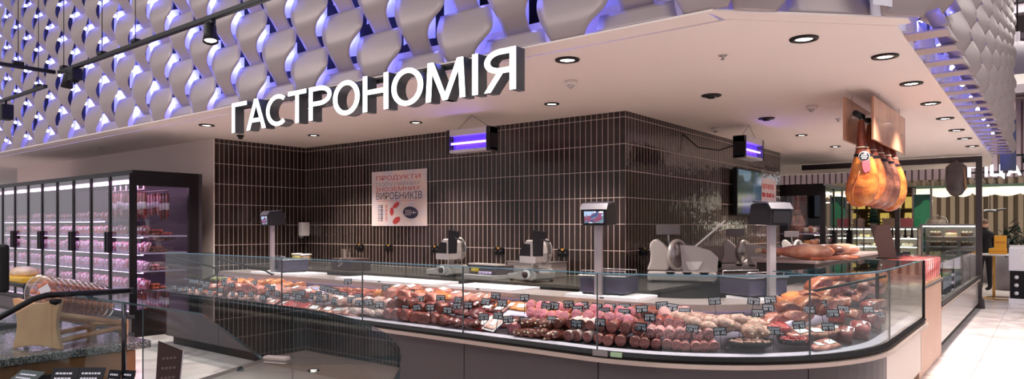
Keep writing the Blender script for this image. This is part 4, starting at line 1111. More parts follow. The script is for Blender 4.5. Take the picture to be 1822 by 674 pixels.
# ================================================================== SLICERS ON THE WORK COUNTER
M_alu = mat('slicer_alu', (196, 190, 188), 0.32, 0.55); M_aluw = mat('slicer_grey', (188, 182, 180), 0.4, 0.25); M_acr = glass('acrylic', (236, 240, 244), 1.4, 0.06)
WT = 0.865
def slicer_rear(x, y, rz, label):
    """seen from its dial side: base with dial, raised head with black guard plate, carriage tray"""
    t = thing('meat_slicer', label, 'meat slicer', (x, y, WT), rz, 'meat slicers on the work counter')
    mb = MB()
    mb.extrude([(-.30, 0), (.10, 0), (.16, .02), (.16, .085), (.10, .12), (-.05, .12), (-.14, .075), (-.30, .06)], (0, -.15, .014), (1, 0, 0), (0, 0, 1), (0, 1, 0), .30)
    b = mb.build('base', M_alu, t)
    bv = b.modifiers.new('edge', 'BEVEL'); bv.width = .012; bv.segments = 2
    for fx in (-.26, .12):
        for fy in (-.12, .12): MB().lathe([(.018, 0), (.02, .014)], 12, Matrix.Translation((fx, fy, 0))).build('foot', M_black, t)
    Md = Matrix.Translation((.03, -.15, .075)) @ Matrix.Rotation(PI / 2, 4, 'X')
    MB().lathe([(.0, .0), (.055, .0), (.055, .012), (.046, .02), (.0, .02)], 28, Md, cap=False).build('dial_ring', M_white, t)
    MB().lathe([(.0, .02), (.034, .02), (.032, .045), (.0, .047)], 24, Md, cap=False).build('dial_knob', mat('dial_dark', (58, 34, 34), 0.4), t)
    mb = MB().extrude([(-.03, .12), (-.005, .12), (.03, .30), (.0, .30)], (0, -.04, 0), (1, 0, 0), (0, 0, 1), (0, 1, 0), .08)
    mb.build('neck', M_alu, t)
    h = MB().extrude([(-.22, .20), (.12, .20), (.12, .30), (.10, .40), (.03, .44), (-.10, .44), (-.18, .34)], (0, -.05, 0), (1, 0, 0), (0, 0, 1), (0, 1, 0), .12).build('motor_housing', M_aluw, t)
    bv = h.modifiers.new('edge', 'BEVEL'); bv.width = .015; bv.segments = 2
    MB().extrude([(-.215, .205), (-.03, .205), (-.03, .395), (-.12, .40), (-.185, .32)], (0, -.062, 0), (1, 0, 0), (0, 0, 1), (0, 1, 0), .011).build('black_panel', M_dark, t)
    MB().lathe([(.0, 0), (.14, 0), (.145, .006), (.14, .014), (.0, .014)], 36, Matrix.Translation((.05, .075, .32)) @ Matrix.Rotation(PI / 2, 4, 'X'), cap=False).build('blade', M_steel, t)
    MB().extrude([(.05, .24), (.19, .26), (.20, .44), (.24, .46), (.235, .53), (.06, .545), (.045, .42)], (0, -.085, 0), (1, 0, 0), (0, 0, 1), (0, 1, 0), .016).build('guard_plate', M_dark, t)
    MB().bb(-.01, .24, -.22, -.09, .205, .215).bb(-.01, .24, -.222, -.214, .205, .275).bb(.232, .24, -.22, -.09, .205, .275).build('carriage_tray', M_alu, t)
    MB().tube([(.20, -.10, .45), (.32, -.10, .43)], .009, 8).build('push_handle', M_dark, t)
    return t
slicer_rear(-5.62, 6.02, -.15, 'meat slicer with a black guard plate, nearer the middle of the back wall')
slicer_rear(-4.38, 6.02, -.2, 'meat slicer with a black guard plate, nearer the tiled corner')
def slicer_side(x, y, rz, k, label, lid=True):
    """gravity slicer seen on its gauge plate side"""
    t = thing('meat_slicer', label, 'meat slicer', (x, y, WT), rz, 'meat slicers on the work counter'); t.scale = (k, k, k)
    b = MB().extrude([(-.36, 0), (.33, 0), (.355, .06), (.33, .10), (-.36, .10)], (0, -.20, .016), (1, 0, 0), (0, 0, 1), (0, 1, 0), .40).build('base', M_alu, t)
    bv = b.modifiers.new('edge', 'BEVEL'); bv.width = .02; bv.segments = 3
    for fx in (-.3, .28):
        for fy in (-.16, .16): MB().lathe([(.02, 0), (.022, .016)], 12, Matrix.Translation((fx, fy, 0))).build('foot', M_black, t)
    mb = MB()
    for fx in (-.12, .05, .22): mb.extrude([(fx - .05, .11), (fx + .05, .11), (fx + .03, .085), (fx - .03, .085)], (0, -.206, 0), (1, 0, 0), (0, 0, 1), (0, 1, 0), .008)
    mb.build('base_slot', M_dark, t)
    P = [(-.37, .12), (-.335, .22), (-.33, .30), (-.345, .38), (-.315, .44), (-.27, .455), (-.20, .40), (-.155, .35), (-.13, .28), (-.125, .20), (-.15, .12)]
    h = MB().extrude(P, (0, -.17, 0), (1, 0, 0), (0, 0, 1), (0, 1, 0), .20).build('motor_housing', M_aluw, t)
    bv = h.modifiers.new('edge', 'BEVEL'); bv.width = .02; bv.segments = 3
    Mr = Matrix.Translation((-.06, -.06, .28)) @ Matrix.Rotation(R(62), 4, 'Z') @ Matrix.Rotation(PI / 2, 4, 'X')
    MB().lathe([(.135, -.02), (.165, -.03), (.175, 0), (.165, .03), (.135, .02), (.135, -.02)], 40, Mr, cap=False).build('ring_guard', M_alu, t)
    MB().lathe([(.0, .006), (.135, .002), (.138, -.002), (.0, -.006)], 40, Mr, cap=False).build('blade', M_steel, t)
    g = MB().extrude([(-.03, .39), (.10, .385), (.28, .335), (.36, .26), (.35, .11), (.0, .11)], (0, -.10, 0), (1, 0, 0), (0, 0, 1), (0, 1, 0), .022).build('gauge_plate', M_aluw, t)
    MB().extrude([(.03, .215), (.20, .215), (.16, .14), (.10, .115), (.06, .14)], (0, -.108, 0), (1, 0, 0), (0, 0, 1), (0, 1, 0), .008).build('deflector', M_white, t)
    if lid:
        Mx = basis((.13, -.09, .37), Vector((.29, 0, .26)), (0, 1, 0))
        l = MB().bb(0, .39, 0, .16, 0, .012).build('product_lid', M_acr, t); l.matrix_basis = Mx
        fr = MB().bb(0, .39, -.006, .008, -.002, .016).bb(0, .39, .152, .166, -.002, .016).bb(.35, .40, 0, .16, -.002, .016).build('lid_frame', M_white, t); fr.matrix_basis = Mx
    MB().box((-.16, .06, .55), (.26, .02, .11), Matrix.Rotation(.2, 3, 'Z'), .01).tube([(-.16, .06, .50), (-.14, .04, .30)], .012, 8).build('rear_plate', mat('slicer_plate', (112, 106, 110), 0.4), t)
    return t
slicer_side(-2.98 - .12, 6.95, R(38) * .55, 1.0, 'large pale meat slicer with a raised clear lid, beside the tiled corner')
t = slicer_side(-3.12, 9.0, R(38) * .55, .92, 'smaller grey meat slicer behind the large pale one', lid=False)
MB().bb(-.62, -.30, -.14, .12, .0, .36, .01).build('drive_box', mat('drive_box_steel', (150, 138, 132), 0.3, 0.6), t)
MB().lathe([(.0, .0), (.05, .0), (.05, .008), (.0, .008)], 20, Matrix.Translation((-.40, -.148, .10)) @ Matrix.Rotation(PI / 2, 4, 'X'), cap=False).build('fan_cover', M_black, t)
slicer_side(-3.05, 11.2, R(38) * .5, .85, 'dark meat slicer farthest back, before the ham cabinet', lid=False)

# small things on the work counter
t = thing('wrapping_machine', 'low film wrapping tray with a yellow label between the two back slicers', 'wrapping machine', (-4.98, 6.0, WT), -.1)
MB().bb(-.28, .22, -.2, .15, 0.0, .05, .008).build('base', M_alu, t); MB().bb(-.24, .2, -.12, .16, .05, .15, .008).build('roll_housing', mat('wrap_dark', (70, 56, 56), 0.4), t)
MB().bb(-.24, .22, -.14, .0, .15, .17, .004).build('hot_plate', M_alu, t); MB().bb(-.20, -.08, -.13, -.118, .08, .13).build('yellow_label', mat('label_yellow', (230, 196, 60), 0.5), t)
for i in range(4): MB().lathe([(.018, 0), (.018, .05)], 12, Matrix.Translation((-.02 + i * .05, -.125, .07)) @ Matrix.Rotation(PI / 2, 4, 'X')).build('film_core', mat('core_lilac', (170, 150, 190), 0.5), t)
t = thing('steel_container', 'low steel food container against the back wall between the slicers', 'container', (-4.75, 6.55, WT))
MB().bb(-.32, .32, -.16, .16, 0, .17, .012).build('body', M_alu, t); MB().bb(-.33, .33, -.17, .17, .17, .18, .004).build('lid', M_steel, t)
t = thing('steel_cup', 'tall steel cup against the back wall near the inner corner', 'cup', (-8.35, 6.62, WT))
MB().lathe([(.0, .0), (.055, .0), (.06, .24), (.066, .245), (.056, .24), (.05, .01), (.0, .01)], 24, cap=False).build('body', M_steel, t)
MB().tube([(.06, 0, .2), (.1, 0, .19), (.1, 0, .08), (.058, 0, .06)], .006, 8).build('handle', M_steel, t)
t = thing('knife_box', 'dark crate with pale marks on the work counter behind the left scale', 'crate', (-7.45, 6.0, WT))
MB().bb(-.22, .22, -.16, .16, 0, .16, .01).build('body', mat('crate_brown', (60, 42, 42), 0.5), t)
mb = MB()
for i in range(5): mb.box((-.05 + .03 * (i % 3), -.162, .06 + .02 * i), (.03, .003, .008), Matrix.Rotation(.6 * i, 3, 'Y'))
mb.build('pale_marks', M_lab, t)
for i, (x, y, m, w) in enumerate([(-9.25, 6.4, (150, 140, 60), 'yellow green'), (-8.95, 6.35, (120, 96, 70), 'brown')]):
    t = thing('spice_tub', 'small %s tub on the work counter in the inner corner' % w, 'tub', (x, y, WT))
    MB().lathe([(.0, .0), (.07, .0), (.08, .15), (.0, .15)], 20, cap=False).build('body', mat('tub_' + w.replace(' ', '_'), m, 0.5), t)
    MB().lathe([(.0, .15), (.085, .15), (.085, .17), (.0, .172)], 20, cap=False).build('lid', M_white, t)

# ================================================================== HANGING HAMS
M_oak = mat('ham_board_wood', (156, 108, 84), 0.35, 0, 0, 3, (188, 140, 112), 0.0, 0, 0.25)
for x, y0, ln, w in [(-1.305, 7.13, 1.75, 'right hand'), (-1.53, 7.04, 1.75, 'left hand')]:
    t = thing('ham_board', 'brown wooden board hung from the ceiling over the hams, %s one of two' % w, 'board', (x, y0, 2.262))
    MB().bb(-.012, .012, 0, ln, 0, .408, .004).build('panel', M_oak, t)
    for f in (.18, .82): MB().tube([(0, f * ln, .408), (0, f * ln, CZ - 2.262)], .004, 6).build('hanging_wire', M_steel, t)
    mb = MB()
    for f in (.12, .5, .88): mb.lathe([(.0, .0), (.012, .0), (.01, .006), (.0, .006)], 12, Matrix.Translation((.012, f * ln, .2)) @ Matrix.Rotation(PI / 2, 4, 'Y'), cap=False)
    mb.build('screw_head', M_steel, t)
t = thing('ham_rail', 'black round rail between the two wooden boards carrying the hams', 'rail', (-1.42, 6.98, 2.50))
MB().tube([(0, 0, 0), (0, 1.80, 0)], .028, 14).build('pipe', M_black, t)
for y in (.3, 1.5): MB().bb(-.095, .095, y - .015, y + .015, -.012, .012).build('cross_bar', M_steel, t)
H_skin = [mat('ham_orange', (176, 84, 30), 0.3, 0, 0, 7, (224, 140, 62), .5, 0, .5, bscale=14), mat('ham_amber', (150, 70, 34), 0.3, 0, 0, 8, (208, 120, 62), .5, 0, .5, bscale=14), mat('ham_brown', (96, 48, 38), 0.35, 0, 0, 8, (166, 104, 80), .6, 0, .5, bscale=14)]
M_net = mat('ham_shank', (104, 44, 30), 0.4, 0, 0, 10, (140, 66, 40)); M_tagp = mat('tag_pink', (226, 96, 110), 0.5)
def hanging_ham(x, y, rz, skin, label, k=1.0, tags=True, top=2.475):
    t = thing('hanging_ham', label, 'ham', (x, y, top), rz, 'cured hams hanging from the rail')
    # profile down the leg: (half width, half depth, x shift, z)
    prof = [(.022, .022, 0, -.02), (.030, .030, 0, -.06), (.034, .034, 0, -.12), (.040, .038, .0, -.20), (.052, .046, .005, -.28), (.078, .058, .01, -.36), (.108, .072, .015, -.45), (.130, .084, .012, -.54), (.142, .090, .004, -.63), (.138, .088, -.006, -.71), (.112, .074, -.016, -.78), (.066, .046, -.022, -.825), (.02, .016, -.024, -.84)]
    def fn(u, v):
        q = u * (len(prof) - 1); i = min(int(q), len(prof) - 2); f = q - i
        a, b = prof[i], prof[i + 1]; w = [a[j] + (b[j] - a[j]) * f for j in range(4)]
        th = 2 * PI * v; c, s = math.cos(th), math.sin(th)
        return Vector((w[2] + w[0] * c * (1 + .06 * math.sin(3 * th + 4 * u)), w[1] * s * (1 + .08 * math.cos(2 * th + 3 * u)), w[3])) * k
    MB().grid(lambda u, v: fn(.42 + .58 * u, v), 26, 26).build('meat', skin, t)
    MB().grid(lambda u, v: fn(.44 * u, v), 14, 20).build('shank', M_net, t)
    def ring(u, e=1.03):
        return [Vector((fn(u, i / 20).x * e, fn(u, i / 20).y * e, fn(u, i / 20).z)) for i in range(21)]
    mb = MB().tube(ring(.33, 1.06), .005, 6)
    mb.tube([(0, 0, .005), (.012, 0, -.03), (0, 0, -.05)], .004, 6)
    mb.build('string', M_string, t)
    MB().tube([(0, 0, .055), (0.0, .032, .03), (0, .02, -.01), (0, 0, -.03)], .006, 8).build('hook', M_steel, t)
    r = ring(.41, 1.03)
    MB().grid(lambda u, v: Vector((r[int(u * 20)].x * (1.02), r[int(u * 20)].y * 1.02, r[int(u * 20)].z - .03 + .045 * v)), 20, 1).build('paper_band', M_dark, t)
    # fold line of the skin
    fl = [Vector((fn(u, .70 + .06 * math.sin(6 * u)).x * 1.01, fn(u, .70 + .06 * math.sin(6 * u)).y * 1.02, fn(u, .7).z)) for u in [.55 + .04 * i for i in range(11)]]
    MB().tube(fl, .006, 6).build('skin_fold', H_skin[1], t)
    if tags:
        e = MB().lathe([(.0, .0), (.052, .0), (.052, .003), (.0, .003)], 26, Matrix.Translation((.0, -.085, -.37)) @ Matrix.Rotation(PI / 2, 4, 'X'), cap=False).build('round_label', M_dark, t)
        MB().lathe([(.044, .0032), (.049, .0032), (.049, .004), (.044, .004)], 26, Matrix.Translation((.0, -.085, -.37)) @ Matrix.Rotation(PI / 2, 4, 'X'), cap=False).build('label_ring', M_white, e)
        mb = MB()
        for zz, w in ((-.355, .05), (-.372, .06), (-.388, .045)): mb.bb(-w / 2, w / 2, -.0895, -.089, zz - .004, zz + .004)
        mb.build('label_print', M_white, e)
        MB().extrude([(-.03, 0), (.04, .01), (.045, -.09), (.0, -.115), (-.02, -.08)], (.01, -.088, -.41), (1, 0, 0), (0, 0, 1), (0, 1, 0), .003).build('pink_tag', M_tagp, t)
    return t
hanging_ham(-1.41, 7.18, .45, H_skin[0], 'glossy orange cured ham hanging nearest, with a round black label', 1.0)
hanging_ham(-1.40, 7.52, .5, H_skin[1], 'amber cured ham hanging second from the front', .98, False)
hanging_ham(-1.39, 7.84, .5, H_skin[2], 'dark brown cured ham hanging in the middle of the rail', 1.0, False)
hanging_ham(-1.38, 8.16, .5, H_skin[2], 'brown cured ham hanging second from the far end', 1.0, False)
hanging_ham(-1.37, 8.5, .5, H_skin[0], 'orange cured ham hanging at the far end of the rail', 1.02, False)

# ================================================================== END UNIT AND HAMS ON THE COUNTER
eu = thing('end_unit', 'low counter block with a pale side panel at the right end of the meat counter', 'counter', (-1.9, 7.46, 0))
MB().bb(.0, .93, 0, 1.66, 0, .845, .004).build('side_panel', mat('end_unit_panel', (206, 164, 142), 0.4, 0, 0, 2, (212, 172, 150)), eu)
MB().bb(-.02, .95, -.01, 1.68, .845, .875, .004).build('top', mat('end_unit_top', (120, 110, 108), 0.35, 0.3), eu)
M_slice = mat('packed_ham_slices', (150, 46, 50), 0.25, 0, 0, 9, (204, 122, 112), .3, .15, .5)
for i in range(9):
    t = thing('slice_pack', 'leaning red and white packs of sliced ham on the end unit, %s from the front' % ORD[i], 'meat pack', (-1.14, 7.60 + i * .155, .876), 0, 'leaning sliced ham packs')
    Mx = Matrix.Rotation(R(-28), 4, 'X')
    o = MB().box((0, 0, .135), (.36, .028, .26), None, .008).build('slices', M_slice, t); o.matrix_basis = Mx
    o = MB().bb(-.185, .185, -.012, .012, .265, .285).build('film_edge', M_film, t); o.matrix_basis = Mx
t = thing('chopping_board', 'thin pale wooden board under the leaning ham packs', 'board', (-1.26, 8.2, .8755))
MB().bb(.20, .30, -.75, .8, .0, .03, .005).build('plank', mat('pale_wood', (222, 180, 140), 0.5, 0, 0, 5, (206, 160, 120)), t)
t = thing('menu_stand', 'dark slanted menu board standing above the end of the meat counter', 'sign', (-1.36, 7.80, 1.135))
MB().extrude([(-.0, 0), (.17, 0), (.10, .33), (-.10, .33)], (0, 0, 0.0), Vector((.8, .6, 0)).normalized(), (0, 0, 1), Vector((-.6, .8, 0)), .012).build('board', mat('menu_brown', (66, 44, 40), 0.4), t)
MB().tube([(.06, .06, 0.0), (.03, .1, .2)], .012, 8).bb(-.04, .16, .02, .2, -.012, .0).build('easel_leg', M_black, t)

# long shelf with hams behind the rounded corner
t = thing('ham_shelf', 'dark counter shelf behind the glass top carrying lying hams', 'counter', (-2.0, 7.6, 0))
MB().bb(-.55, .05, .05, 3.6, .0, 1.06).build('body', mat('shelf_dark', (60, 52, 52), 0.4), t); MB().bb(-.58, .08, .0, 3.62, 1.06, 1.09, .004).build('top', M_ledge, t)
t2 = None
def lying_ham(x, y, rz, skin, label, k=1.0, z=1.09):
    t = thing('lying_ham', label, 'ham', (x, y, z + .075 * k), rz, 'hams lying on the counter shelf')
    prof = [(.03, -.34), (.04, -.26), (.055, -.16), (.085, -.06), (.105, .05), (.10, .16), (.075, .24), (.02, .28)]
    mb = MB().lathe([(r, z) for r, z in prof], 22, Matrix.Diagonal((k, k * .72, k, 1)).to_4x4() @ Matrix.Identity(4))
    for v in mb.bm.verts: v.co = Vector((v.co.z, v.co.x, v.co.y))
    mb.build('meat', skin, t)
    MB().tube([(-.34 * k, 0, 0), (-.40 * k, 0, .01)], [.02 * k, .026 * k], 10).build('bone_end', M_string, t)
    return t
lying_ham(-2.15, 7.85, .2, mat('ham_wrapped', (196, 120, 96), .25, 0, 0, 8, (226, 176, 150), .2, 0, .6), 'plastic wrapped ham lying nearest on the counter shelf', 1.15)
lying_ham(-2.2, 8.35, .1, H_skin[1], 'amber ham lying second on the counter shelf', 1.0)
lying_ham(-2.2, 8.85, .3, H_skin[2], 'dark ham lying third on the counter shelf', 1.0)
lying_ham(-2.15, 9.4, .1, mat('ham_wrapped', (0, 0, 0)), 'plastic wrapped ham lying farthest on the counter shelf', 1.0)
for i in range(7):
    o = MB().tube([(-.2, 0, 0), (0, .01, .008), (.2, 0, 0)], [.012, .017, .011], 9).build('dry_sausage', C_orange)
    o.location = (-1.83 + .02 * (i % 2), 7.8 + i * .12, 1.108 + .0 * i); o.rotation_euler = (0, 0, .5 + .1 * i)
    tag(o, 'thin orange dry sausage lying along the glass edge, %s from the front' % ORD[i], 'sausage', 'thin dry sausages on the shelf')
# ================================================================== WALL FRIDGES
M_frdg = mat('fridge_black', (24, 21, 24), 0.3); M_frin = mat('fridge_inside', (44, 38, 46), 0.5); M_shelf = mat('fridge_shelf', (196, 186, 206), 0.35, 0.2); M_frled = emis('fridge_strip', (255, 196, 246), 17.0)
M_rail_l = mat('price_rail', (186, 176, 206), 0.4); M_doorg = glass('fridge_glass', (236, 236, 240), 1.6, 0.05); M_tick = mat('price_ticket', (236, 226, 150), 0.5)
SHELF = [0.34, 0.60, 0.86, 1.10, 1.33]
M_frled2 = emis('fridge_strip_warm', (255, 232, 214), 7.0)
def fridge(loc, rz, L, nd, near, label, extra_from=99):
    """local frame: front at y=0 facing -y, x from -L to 0; NEAR is the x of the end with the glass panel"""
    t = thing('wall_fridge', label, 'fridge', loc, rz)
    D, H = 0.94, 2.19
    MB().bb(-L, 0, D - .05, D, .0, H).build('back_panel', M_frin, t)
    MB().bb(-L, 0, 0, D - .05, H - .12, H).build('top', M_frdg, t)
    b = MB().bb(-L, 0, .03, D - .05, .0, .30).build('base', M_frdg, t)
    MB().bb(-L + .05, -.05, .01, .03, .06, .24).build('base_grille', mat('fridge_grille', (70, 60, 60), 0.35, 0.3), b)
    far = -L if near == 0 else 0
    MB().bb(far - .02 if far == 0 else far, far if far == 0 else far + .02, 0, D, .3, H - .12).build('end_panel', M_frdg, t)
    s = -1 if near == 0 else 1
    f = MB()
    x0, x1 = sorted((near, near + s * .05))
    f.bb(x0, x1, 0, .06, .3, H - .12).bb(x0, x1, D - .19, D - .05, .3, H - .12).bb(x0, x1, .06, D - .19, H - .2, H - .12).bb(x0, x1, .06, D - .19, .3, .36)
    f.build('end_frame', M_frdg, t)
    MB().bb(near + s * .02, near + s * .03, .06, D - .19, .36, H - .2).build('end_glass', M_doorg, t)
    for z in SHELF + ([1.55] if extra_from < 99 else []):
        xa, xb = (-L + .06, -.06) if z < 1.5 else (-L + .06, -extra_from)
        sh = MB().bb(xa, xb, .14, D - .06, z - .02, z).build('shelf', M_shelf, t)
        MB().box(((xa + xb) / 2, .128, z - .005), (xb - xa, .008, .045), Matrix.Rotation(.2, 3, 'X')).build('price_rail', M_rail_l, sh)
        MB().bb(xa, xb, .15, .165, z - .034, z - .022).build('shelf_light', M_frled if extra_from < 99 else M_frled2, sh)
        mb = MB(); n = int((xb - xa) / .16)
        for i in range(n):
            if rnd.random() < .8: mb.box((xa + (i + .5) * (xb - xa) / n, .122, z - .004), (.06, .003, .032), Matrix.Rotation(.2, 3, 'X'))
        mb.build('price_tickets', mat('ticket_lilac', (214, 206, 226), 0.5), sh, kind='stuff')
    MB().bb(-L + .06, -.06, .10, .125, H - .16, H - .125).build('top_light', M_frled if extra_from < 99 else M_frled2, t)
    w = L / nd
    for i in range(nd):
        xa = (-i * w) if near == 0 else (-L + i * w); xb = xa + s * w; a, b = sorted((xa, xb))
        d = MB().bb(a + .004, a + .026, -.03, 0, .30, H - .04).bb(b - .026, b - .004, -.03, 0, .30, H - .04).bb(a + .026, b - .026, -.03, 0, H - .065, H - .04).bb(a + .026, b - .026, -.03, 0, .30, .33).build('door', M_frdg, t)
        MB().bb(a + .026, b - .026, -.02, -.012, .33, H - .065).build('door_glass', M_doorg, d)
        hx = (b - .04 if s * (1 if i % 2 == 0 else -1) > 0 else a + .04)
        MB().bb(hx - .022, hx + .022, -.075, -.03, 1.10, 1.38, .008).build('door_handle', M_frdg, d)
    return t
FL = 9 * 0.625
FX, FYY = -9.43, 4.03
fridge((FX, FYY, 0), 0, FL, 9, 0, 'long black wall fridge with glass doors full of packed meats', 1.27)
M_pk_ = [meat('pack_pink', (216, 120, 136), (236, 190, 200), 22), meat('pack_rose', (200, 140, 150), (240, 214, 222), 18), meat('pack_red', (170, 62, 72), (206, 120, 124), 20), meat('pack_lilac', (206, 176, 206), (240, 226, 240), 16), meat('pack_orange', (206, 120, 84), (230, 176, 140), 14), meat('pack_brown', (120, 60, 54), (156, 96, 84), 16)]
def small_pack(m, a, b, c):
    mb = MB().grid(lambda u, v: Vector(((u - .5) * a, -c / 2 - c * .5 * math.sin(PI * u) * math.sin(PI * v), v * b)), 6, 6)
    mb.grid(lambda u, v: Vector(((u - .5) * a, c / 2 + c * .2 * math.sin(PI * u) * math.sin(PI * v), v * b)), 6, 6)
    bmesh.ops.holes_fill(mb.bm, edges=mb.bm.edges)
    mb.bb(-a / 2, a / 2, -.004, .004, 0, b)
    mb.mi = 1; mb.box((0, -c * 1.02, b * .6), (a * .5, .004, b * .34))
    return mb.mesh('meat_pack', [m, M_lab])
PK = [small_pack(m, rnd.uniform(.10, .125), rnd.uniform(.12, .16), rnd.uniform(.03, .045)) for m in M_pk_]
SH_N = ['lowest', 'second', 'third', 'fourth', 'fifth', 'top']
KN = ['pink', 'pale rose', 'red', 'lilac white', 'orange', 'brown']
def fill(O, rz, x0, x1, z, door, shelf, kinds, where, cnt=5, y=.17, lean=.25, k=1.0):
    M0 = Matrix.Translation(O) @ Matrix.Rotation(rz, 4, 'Z')
    for i in range(cnt):
        q = rnd.choice(kinds)
        o = bpy.data.objects.new('meat_pack', PK[q]); col.objects.link(o)
        x = x0 + (x1 - x0) * (i + .5) / cnt
        kk = k * rnd.uniform(.9, 1.05)
        o.matrix_world = M0 @ Matrix.Translation((x, y + .05, z + .004)) @ Matrix.Rotation(-lean + rnd.uniform(-.1, .1), 4, 'X') @ Matrix.Rotation(rnd.uniform(-.15, .15), 4, 'Z') @ Matrix.Diagonal((kk, kk, kk, 1))
        tag(o, '%s meat pack on the %s shelf in %s' % (KN[q], SH_N[shelf], where), 'meat pack', 'meat packs in ' + where)
for d in range(9):
    x1 = -d * .625 - (.06 if d == 0 else .03); x0 = -(d + 1) * .625 + .03
    wh = 'the long fridge, %s door' % ORD[d]
    for j, z in enumerate(SHELF):
        kinds = [[3, 4, 1], [0, 1, 2], [0, 3, 3], [1, 3, 0], [2, 0, 4]][j]
        fill((FX, FYY, 0), 0, x0, x1, z, d, j, kinds, wh, 4 if d > 5 else 5)
    if d > 1: fill((FX, FYY, 0), 0, x0, x1, 1.55, d, 5, [4, 2, 5] if d % 3 else [0, 1], wh, 4, k=.8)
# hanging sausages at the glass end
t = thing('hook_bar', 'thin steel hook bar across the top of the fridge at its glass end', 'rail', (FX - .05, FYY + .2, 1.95))
MB().tube([(0, 0, 0), (-1.2, 0, 0)], .008, 8).build('front_bar', M_steel, t); MB().tube([(0, .3, 0), (-1.2, .3, 0)], .008, 8).build('rear_bar', M_steel, t)
hs = []
for key, m in (('dark red', C_red), ('brown', C_brown), ('rose', C_rose), ('pale', C_white)):
    mb = MB().tube([(0, 0, 0), (0, 0, -.03), (0, 0, -.05), (0, 0, -.32), (0, 0, -.35), (0, 0, -.38)], [.003, .004, .022, .023, .012, .004], 10)
    mb.mi = 1; mb.tube([(0, 0, -.16), (0, 0, -.25)], .0245, 10)
    hs.append((key, mb.mesh('hanging_sausage', [m, M_lab])))
tick = MB().bb(-.02, .02, -.002, .002, -.03, .04).mesh('bar_ticket', M_white)
for r_ in range(2):
    for i in range(13):
        key, me = hs[rnd.choice([0, 0, 1, 2, 2, 3]) if i > 2 else rnd.choice([0, 1])]
        o = bpy.data.objects.new('hanging_sausage', me); col.objects.link(o); o.location = (FX - .10 - i * .088, FYY + .2 + .3 * r_, 1.945 - .0); o.scale = (1, 1, rnd.uniform(.9, 1.1))
        tag(o, '%s packed sausage on the fridge %s bar, %s from the glass end' % (key, ['front', 'rear'][r_], ORD[i]), 'sausage', 'sausages hanging in the fridge')
        if r_ == 0 and i % 2 == 0:
            o = bpy.data.objects.new('bar_ticket', tick); col.objects.link(o); o.location = (FX - .10 - i * .088, FYY + .188, 1.975)
            tag(o, 'white price ticket above the hanging sausages, %s from the glass end' % ORD[i // 2], 'price ticket', 'tickets on the hook bar')
# loose sausages on the shelves seen through the glass end
for j, (z, m, key, n) in enumerate([(1.33, C_red, 'red', 8), (1.10, C_brown, 'brown', 7), (.86, C_rose, 'rose', 6), (.60, C_orange, 'orange', 6)]):
    me = None
    for i in range(n):
        if me is None:
            me = MB().tube([(-.09, 0, 0), (-.085, 0, 0), (0, .01, 0), (.085, 0, 0), (.09, 0, 0)], [.004, .018, .022, .018, .004], 10).mesh('fridge_sausage', m)
        o = bpy.data.objects.new('fridge_sausage', me); col.objects.link(o)
        o.location = (FX - .16 + .02 * (i % 2), FYY + .30 + .055 * (i % (n // 2 + 1)) , z + .024 + .042 * (i // (n // 2 + 1))); o.rotation_euler = (0, 0, rnd.uniform(-.2, .2) + .1)
        tag(o, '%s sausage heaped on the %s shelf inside the fridge glass end' % (key, SH_N[4 - j]), 'sausage', '%s sausages inside the glass end' % key)
t = thing('sausage_bag', 'bulging clear bag of brown sausages inside the fridge glass end', 'bag', (FX - .22, FYY + .42, 1.10))
MB().blob(Matrix.Translation((0, .06, .20)) @ Matrix.Diagonal((.12, .22, .085, 1)), 3, .15, 3, 3).build('film', M_film, t)
mb = MB()
for i in range(7): mb.tube([(-.08, .0 + .03 * i - .06, .17 + .03 * (i % 3)), (.08, .02 + .03 * i - .06, .18 + .03 * (i % 3))], .02, 8)
mb.build('sausages', C_brown, t, kind='stuff')

# second fridge, far right of the tiled wall
RX, RY = -3.06, 12.58
fridge((RX, RY + 2.5, 0), R(90), 2.5, 4, -2.5, 'farther black wall fridge with a glass end, right of the tiled side wall')
for d in range(4):
    wh = 'the farther fridge, %s door' % ORD[d]
    for j, z in enumerate(SHELF): fill((RX, RY + 2.5, 0), R(90), -2.5 + d * .625 + .06, -2.5 + (d + 1) * .625 - .03, z, d, j, [4, 2, 5, 1], wh, 4)
t = hanging_ham(RX - .50, RY + .22, .2, H_skin[2], 'foil wrapped ham hanging inside the glass end of the farther fridge', .95, False, 2.0)
MB().tube([(0, 0, .05), (0, 0, .06)], .004, 6).build('cord', M_string, t)
for i, (z, m, w) in enumerate([(1.345, (226, 206, 180), 'pale'), (1.115, (220, 140, 66), 'orange'), (.875, (226, 196, 176), 'cream')]):
    t = thing('cheese_wheel', '%s cheese wheel on a shelf inside the glass end of the farther fridge' % w, 'cheese', (RX - .27, RY + .2, z))
    MB().lathe([(.0, .0), (.11, .0), (.12, .02), (.12, .07), (.11, .09), (.0, .09)], 28, cap=False).build('rind', mat('cheese_' + w, m, 0.5), t)
    MB().lathe([(.0, .0905), (.05, .0905), (.05, .092), (.0, .092)], 20, cap=False).build('label', M_red, t)
